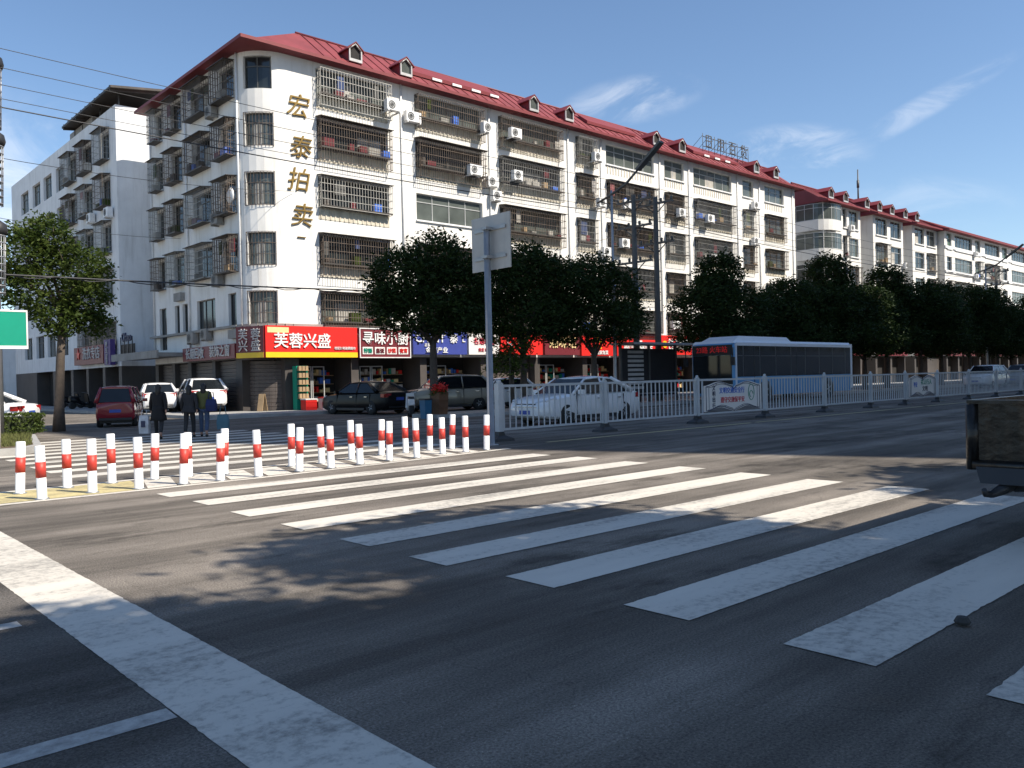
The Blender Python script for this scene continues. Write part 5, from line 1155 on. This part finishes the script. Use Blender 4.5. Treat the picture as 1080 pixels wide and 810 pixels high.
def bag(label, loc, mat, w, d, h, rz, name='shopping_bag', strap=.3):
    b = thing(name, label, 'bag', loc, rz); m = MB(); m.loft([[(-w / 2, -d / 2, 0), (w / 2, -d / 2, 0), (w / 2, d / 2, 0), (-w / 2, d / 2, 0)], [(-w * .52, -d * .6, h * .5), (w * .52, -d * .6, h * .5), (w * .52, d * .6, h * .5), (-w * .52, d * .6, h * .5)], [(-w * .46, -d * .25, h), (w * .46, -d * .25, h), (w * .46, d * .25, h), (-w * .46, d * .25, h)]], sm=False); m.build('pouch', M[mat], b)
    m = MB(); m.tube([(-w * .3, 0, h), (-w * .2, 0, h + strap), (w * .2, 0, h + strap), (w * .3, 0, h)], .012, 5); m.build('strap', M[mat], b)
    if mat == 'bagw': m = MB(); m.box(-w * .22, -d * .6 - .02, h * .35, w * .2, -d * .56, h * .7); m.build('print', M['letter_k'], b)
    return b
bag('white printed carrier bag hanging from the hand of the woman in black', (8.02, 23.85, .16), 'bagw', .26, .13, .5, rad(-42), strap=.15)
bag('navy rucksack held at the side of the person in the olive jacket', (9.55, 22.98, .72), 'navy', .26, .16, .34, rad(-42), 'rucksack', .2)
bag('pale teal tote bag hanging low beside the blue jeans', (9.85, 22.92, .2), 'denim_l', .3, .15, .42, rad(-42), 'tote_bag', .25)

# ---------------------------------------------------------------- trees and plants
make_tree('kerb_tree', 'bushy kerb tree with a straight dark trunk hiding the blue shop sign', (19.7, 26.1, .1), [(-1.3, .0, 5.2, 1.35, 1.25), (1.3, .1, 5.1, 1.4, 1.3), (.1, -.2, 6.0, 1.25, 1.15), (-.3, .3, 4.0, 2.2, 1.0), (1.8, .2, 4.2, 1.1, .8), (-1.9, .0, 4.5, .9, .8), (.9, -.3, 3.6, 1.3, .55)], 2.9, .17, 'leaf_d', 1, 1700, 14, .17, .095)
make_tree('kerb_tree', 'broad kerb tree right of the road sign post', (24.6, 26.2, .1), [(-1.5, 0, 5.4, 1.5, 1.3), (1.4, 0, 5.5, 1.6, 1.35), (0, 0, 6.2, 1.4, 1.05), (-.4, .2, 4.0, 2.3, 1.15), (1.9, .2, 4.3, 1.3, .9), (-2.1, .1, 4.5, 1, .8)], 2.7, .16, 'leaf_d', 2, 1750, 14, .18, .095)
make_tree('kerb_tree', 'dense kerb tree in front of the street lamp', (29.0, 26.1, .1), [(-1.6, 0, 5.2, 1.6, 1.3), (1.4, 0, 5.3, 1.6, 1.35), (0, 0, 6.1, 1.3, 1.0), (0, .2, 3.9, 2.5, 1.2), (2.3, .2, 4.0, 1.3, 1.0), (-2.3, 0, 3.9, 1.3, 1.0)], 2.7, .16, 'leaf_d', 3, 1800, 14, .18, .095)
make_tree('slender_tree', 'thin multi-stemmed young tree behind the white saloon', (23.4, 25.8, .1), [(0, 0, 3.0, .9, 1.0), (.5, .1, 2.2, .8, .8), (-.4, 0, 2.0, .7, .7), (.1, 0, 3.9, .7, .6)], 2.4, .045, 'leaf_m', 4, 260, 11, .16, .08, stems=5)
tp = make_tree('kerb_tree', 'tall peaked kerb tree left of the bus front', (40.2, 26.6, .1), [(-1.4, 0, 4.9, 1.9, 1.5), (1.5, 0, 4.9, 2.0, 1.5), (0, 0, 6.9, 1.3, 1.3), (0, .2, 3.4, 2.8, 1.15), (-.5, 0, 5.9, 1.6, 1.2), (2.2, .3, 3.3, 1.5, .9)], 2.4, .17, 'leaf_d', 5, 2000, 14, .19, .11)
tq = make_tree('kerb_tree', 'round kerb tree rising behind the bus roof', (47.3, 26.5, .1), [(-1.5, 0, 4.8, 2.1, 1.5), (1.5, 0, 4.9, 2.1, 1.55), (0, 0, 5.9, 1.8, 1.25), (0, .2, 3.5, 3.0, 1.2), (-2.1, .2, 3.4, 1.5, .9)], 2.4, .17, 'leaf_d', 6, 2000, 14, .19, .11)
names = ['second', 'third', 'fourth', 'fifth', 'sixth', 'seventh', 'eighth', 'ninth', 'tenth', 'eleventh', 'twelfth']
rt = random.Random(3)
for i, x in enumerate((52.2, 57, 61.8, 66.6, 71.5, 76.6, 82.5, 89, 96, 104, 113)):
    again((tp, tq)[i % 2 if i != 3 else 1], (x, 26.5 + rt.uniform(-.3, .3), .1), rt.uniform(0, 6.28), 'dark kerb tree, %s along the row beyond the bus' % ['first', 'second', 'third', 'fourth', 'fifth', 'sixth', 'seventh', 'eighth', 'ninth', 'tenth', 'eleventh'][i], (rt.uniform(1.0, 1.2), rt.uniform(1.0, 1.2), rt.uniform(.96, 1.2)))
make_tree('young_tree', 'small bright yellow green tree far down the kerb row', (86, 30, .1), [(0, 0, 5.4, 1.6, 1.5), (.8, 0, 4.2, 1.4, 1.1), (-.9, 0, 4.4, 1.2, 1.0), (0, 0, 6.6, 1.0, .9)], 3.4, .1, 'leaf_y', 9, 500, 13, .2, .12)
make_tree('street_tree', 'tall thin trunked tree with yellow green crown before the white side street block', (7.7, 31.2, 0), [(-1.0, .1, 5.9, .95, 1.0), (.7, -.1, 5.5, 1.0, .95), (-.2, .1, 6.6, .75, .75), (.9, 0, 4.5, .85, .8), (-.9, 0, 4.8, .8, .8), (.1, .1, 3.9, .8, .7), (1.2, 0, 3.7, .5, .5)], 4.2, .15, 'leaf_m', 10, 1050, 13, .15, .085, lean=(.25, .1))
make_tree('street_tree', 'sunlit yellow green tree cut off by the left edge behind the green sign', (3.9, 33.5, 0), [(0, 0, 6.2, 1.15, 1.3), (.5, 0, 4.9, 1.1, 1.0), (-.6, 0, 5.2, 1.1, 1.0), (.7, .1, 4.1, .8, .6)], 3.6, .14, 'leaf_y', 12, 520, 13, .17, .09)
# unseen street trees whose shade dapples the foreground; back row added for more shade
n1 = make_tree('street_tree', 'plane tree on the near pavement nearest the camera', (3.6, -4.1, .13), [(-1.2, 0, 7.8, 1.4, 1.1), (1.2, .2, 8.1, 1.5, 1.2), (0, 1.0, 7.4, 1.3, 1.0), (0, -.7, 8.6, 1.2, 1.0), (1.0, 1.2, 8.6, 1.0, .9), (-1.1, 1.2, 8.4, .9, .7)], 5.6, .2, 'leaf_m', 21, 1500, 13, .22, .13)
for i, (x, y, r, s, lab) in enumerate(((8.3, -3.7, 1.3, 1.08, 'plane tree on the near pavement, second from the camera'), (15.2, -4.4, 3.0, 1.0, 'plane tree on the near pavement, third from the camera'), (19.5, -4.7, 4.4, 1.05, 'plane tree on the near pavement, fourth from the camera'), (5.8, -7.6, .7, 1.05, 'unseen added shade tree in the back row of the near pavement, nearest the camera'), (10.2, -7.4, 2.0, 1.1, 'unseen added shade tree in the back row of the near pavement, second from the camera'), (14.2, -8.0, 4.0, 1.05, 'unseen added shade tree in the back row of the near pavement, third from the camera'), (-1.2, -5.0, 2.2, 1.0, 'plane tree on the near pavement behind the camera'))):
    again(n1, (x, y, .13), r, lab, s)
# hedge and grass on the traffic island
hd = thing('hedge', 'low clipped box hedge on the end of the traffic island at the left edge', 'hedge', (4.3, 27.7, .16))
r = np.random.default_rng(4); N = 5200
p = r.uniform(-1, 1, (N, 3)) * np.array([1.95, .75, .27]); ax = r.integers(0, 3, N); sg2 = r.choice([-1, 1], N); ext = np.array([1.95, .75, .27])
for k in range(3): q = ax == k; p[q, k] = sg2[q] * ext[k] * r.uniform(.88, 1.03, q.sum())
p[:, 2] += .32
a = r.normal(size=(N, 3)); a /= np.linalg.norm(a, axis=1)[:, None]; b = np.cross(a, r.normal(size=(N, 3))); b /= np.linalg.norm(b, axis=1)[:, None]; s_ = .05
v = np.stack([p - a * s_, p + b * s_ * .5, p + a * s_, p - b * s_ * .5], 1).reshape(-1, 3)
me = bpy.data.meshes.new('foliage'); me.from_pydata(v.tolist(), [], [tuple(range(i * 4, i * 4 + 4)) for i in range(N)]); me.materials.append(M['hedge']); ob = bpy.data.objects.new('foliage', me); COL.objects.link(ob); ob.parent = hd
m = MB(hd); m.box(2.5, 27.1, .17, 6.1, 28.3, .66); m.build('stems', pm('dark hedge core', (.02, .028, .01), .95), hd)
r = np.random.default_rng(8); N = 9000; gx = r.uniform(2.6, 6.2, N); gy = r.uniform(21.6, 27.1, N)
keep = (gx < 4.75 + (gy - 21.6) * .22) & (gx > 3.35 - (gy - 21.6) * .2); gx, gy = gx[keep], gy[keep]; N = len(gx)
hgt = r.uniform(.04, .13, N); an = r.uniform(0, 6.28, N); w = .012; dx, dy = np.cos(an) * w, np.sin(an) * w; ln = r.normal(0, .03, (N, 2))
v = np.stack([np.stack([gx - dx, gy - dy, np.full(N, .15)], 1), np.stack([gx + dx, gy + dy, np.full(N, .15)], 1), np.stack([gx + ln[:, 0], gy + ln[:, 1], .15 + hgt], 1)], 1).reshape(-1, 3)
me = bpy.data.meshes.new('grass'); me.from_pydata(v.tolist(), [], [tuple(range(i * 3, i * 3 + 3)) for i in range(N)]); me.materials.append(M['grass']); go = bpy.data.objects.new('grass', me); COL.objects.link(go); go['kind'] = 'stuff'; go['label'] = 'short yellowish grass on the traffic island'

# ---------------------------------------------------------------- kerbside things
bs = thing('bus_shelter', 'dark bus stop shelter with slatted information panel left of the bus', 'bus shelter', (33.4, 25.9, .14))
m = MB(bs); m.box(30.9, 25.25, 2.95, 35.9, 26.7, 3.06); m.build('roof', M['steel'], bs)
for x in (31.2, 33.4, 35.6): m = MB(bs); m.box(x - .06, 26.3, .14, x + .06, 26.42, 2.948); m.build('post', M['frame_d'], bs)
m = MB(bs); m.box(31.27, 26.32, .45, 33.33, 26.4, 2.8); m.box(33.47, 26.32, .45, 35.53, 26.4, 2.8); m.build('back_panel', M['blackp'], bs)
m = MB(bs)
for i in range(9): m.box(31.7, 26.29, .8 + i * .22, 32.9, 26.316, .8 + i * .22 + .13)
m.build('information_panel', M['letter_d'], bs)
m = MB(bs); m.box(31.5, 25.9, .55, 35.3, 26.25, .6); m.build('bench', M['steel'], bs)
pl = thing('planter', 'brown timber planter box with red flowers at the foot of the first kerb tree', 'planter', (19.55, 25.55, .14))
m = MB(pl); m.loft([[(19.37, 25.37, .14), (19.77, 25.37, .14), (19.77, 25.77, .14), (19.37, 25.77, .14)], [(19.33, 25.33, .98), (19.81, 25.33, .98), (19.81, 25.81, .98), (19.33, 25.81, .98)]], sm=False)
for z in (.4, .68): m.box(19.33, 25.31, z, 19.8, 25.325, z + .03)
m.build('box', M['wood'], pl)
fm = leaf_mesh('flowers', [(0, .02, .98, .25, .2)], 90, 7, .07, .05, 5); fm.materials.append(M['s_red']); fo = bpy.data.objects.new('flowers', fm); COL.objects.link(fo); fo.parent = pl
fm = leaf_mesh('foliage', [(0, 0, .85, .25, .15)], 70, 7, .07, .06, 6); fm.materials.append(M['leaf_m']); fo = bpy.data.objects.new('foliage', fm); COL.objects.link(fo); fo.parent = pl
wb = thing('waste_bin', 'small blue waste bin standing left of the brown planter', 'bin', (18.9, 25.75, .0)); m = MB(wb)
m.loft([[(18.85, 25.55, 0), (19.12, 25.55, 0), (19.12, 25.85, 0), (18.85, 25.85, 0)], [(18.82, 25.52, .7), (19.15, 25.52, .7), (19.15, 25.88, .7), (18.82, 25.88, .7)]], sm=False); m.build('bin_body', pm('blue bin plastic', (.03, .14, .25), .5), wb)
m = MB(wb); m.box(18.8, 25.5, .702, 19.17, 25.9, .76); m.build('lid', M['blackp'], wb)
def scooter(label, loc, rz, col):
    s = thing('scooter', label, 'scooter', loc, rz)
    m = MB(); m.loft([[(-.75, -.12, .5), (-.75, .12, .5), (-.75, .1, .72), (-.75, -.1, .72)], [(-.2, -.15, .35), (-.2, .15, .35), (-.2, .14, .75), (-.2, -.14, .75)], [(0, -.14, .25), (0, .14, .25), (0, .14, .34), (0, -.14, .34)], [(.4, -.14, .25), (.4, .14, .25), (.4, .14, .34), (.4, -.14, .34)], [(.5, -.18, .3), (.5, .18, .3), (.46, .18, .6), (.46, -.18, .6)]]); m.loft([[(.42, -.2, .35), (.5, -.2, .35), (.5, .2, .35), (.42, .2, .35)], [(.36, -.16, .95), (.44, -.14, .95), (.44, .14, .95), (.36, .16, .95)]], sm=False); m.build('body', col, s)
    m = MB(); m.loft([[(-.72, -.12, .74), (-.72, .12, .74), (-.72, .1, .82), (-.72, -.1, .82)], [(-.05, -.14, .74), (-.05, .14, .74), (-.08, .12, .82), (-.08, -.12, .82)]], sm=False); m.build('seat', M['blackp'], s)
    m = MB(); m.tube([(.3, -.33, 1.05), (.4, 0, 1.0), (.3, .33, 1.05)], .02, 6); m.tube([(.4, 0, 1.0), (.62, 0, .3)], .035, 6); m.build('handlebar', M['blackp'], s)
    for x in (-.55, .65): wheel(s, x, 0, .23, 1)
    return s
scooter('white electric scooter parked behind the brown planter', (19.75, 27.75, 0), 1.0, CP['white'])
sc2 = scooter('dark scooter parked before the laundry shop on the side street', (15.6, 58, .13), .3, CP['black'])
again(sc2, (15.6, 60.2, .13), .2, 'dark scooter beyond the first one outside the laundry')
# goods outside the corner shop
def crate(name, label, cat, loc, d, mat, lid=None, slats=0):
    c = thing(name, label, cat, loc, 0); m = MB(); m.box(-d[0] / 2, -d[1] / 2, 0, d[0] / 2, d[1] / 2, d[2])
    for i in range(slats): z = d[2] * (i + .5) / slats; m.box(-d[0] / 2 - .012, -d[1] / 2 - .012, z, d[0] / 2 + .012, -d[1] / 2 - .001, z + .03)
    m.build('box', M[mat], c)
    if lid: m = MB(); m.box(-d[0] / 2 - .02, -d[1] / 2 - .02, d[2] + .002, d[0] / 2 + .02, d[1] / 2 + .02, d[2] + .06); m.build('lid', M[lid], c)
    return c
crate('crate', 'red plastic crate at the foot of the display outside the corner shop', 'crate', (20.2, 36.9, .13), (.6, .5, .5), 's_red', 's_white', 2)
crate('cool_box', 'white and red cool box beside the red crate', 'cool box', (21.2, 36.9, .13), (.7, .5, .55), 's_white', 's_red', 1)
ds = thing('display_stand', 'narrow green display stand stacked with goods left of the shop entrance', 'display', (20.1, 37.5, .13)); m = MB(ds); m.box(19.8, 37.35, .13, 20.4, 37.75, 2.3); m.build('panel', M['s_green'], ds)
m = MB(ds)
for i in range(5): m.box(19.82, 37.12, .7 + i * .34, 20.38, 37.345, .72 + i * .34); 
for i in range(5):
    for j in range(3): m.box(19.85 + j * .18, 37.16, .722 + i * .34, 19.99 + j * .18, 37.32, .93 + i * .34)
m.build('shelf', M['cartonc'], ds)
al = thing('sandwich_board', 'pale folding board standing at the corner of the shuttered shop', 'sign board', (18.4, 38.2, .13), rad(-60)); m = MB()
m.obox((0, -.13, .42), (.3, .03, .86), 0, 0, rad(-13)); m.obox((0, .13, .42), (.3, .03, .86), 0, 0, rad(13)); m.build('board', M['cartonc'], al)
sh = thing('market_rack', 'low rack of coloured fruit and packets in front of the corner shop', 'rack', (22.6, 36.6, .13)); m = MB(sh); m.box(21.8, 36.3, .13, 23.6, 37.0, .5); m.box(21.8, 36.7, .5, 23.6, 37.0, .85); m.build('frame', M['wood'], sh)
m = MB(sh); rq = random.Random(9)
for i in range(60): x, y = rq.uniform(21.85, 23.5), rq.uniform(36.34, 36.92); z = .5 if y < 36.68 else .85; q = rq.uniform(.06, .12); m.box(x, y, z + .002, x + q, y + q * .6, z + q * 1.3, rq.randrange(5))
m.build('goods', [M[k] for k in ('s_red', 'leaf_y', 's_yellow', 's_white', 'cartonc')], sh)
PBX, PBY = 5.02, 1.78
st = thing('pebble', 'small dark stone lying beside the nearest zebra bar', 'stone', (PBX, PBY, .008)); m = MB(st); c = Vector((PBX, PBY, .008))
m.lathe([(0, 0), (.035, .003), (.045, .02), (.03, .045), (0, .052)], tuple(c), n=9, sm=False); m.build('rock', M['stone'], st)
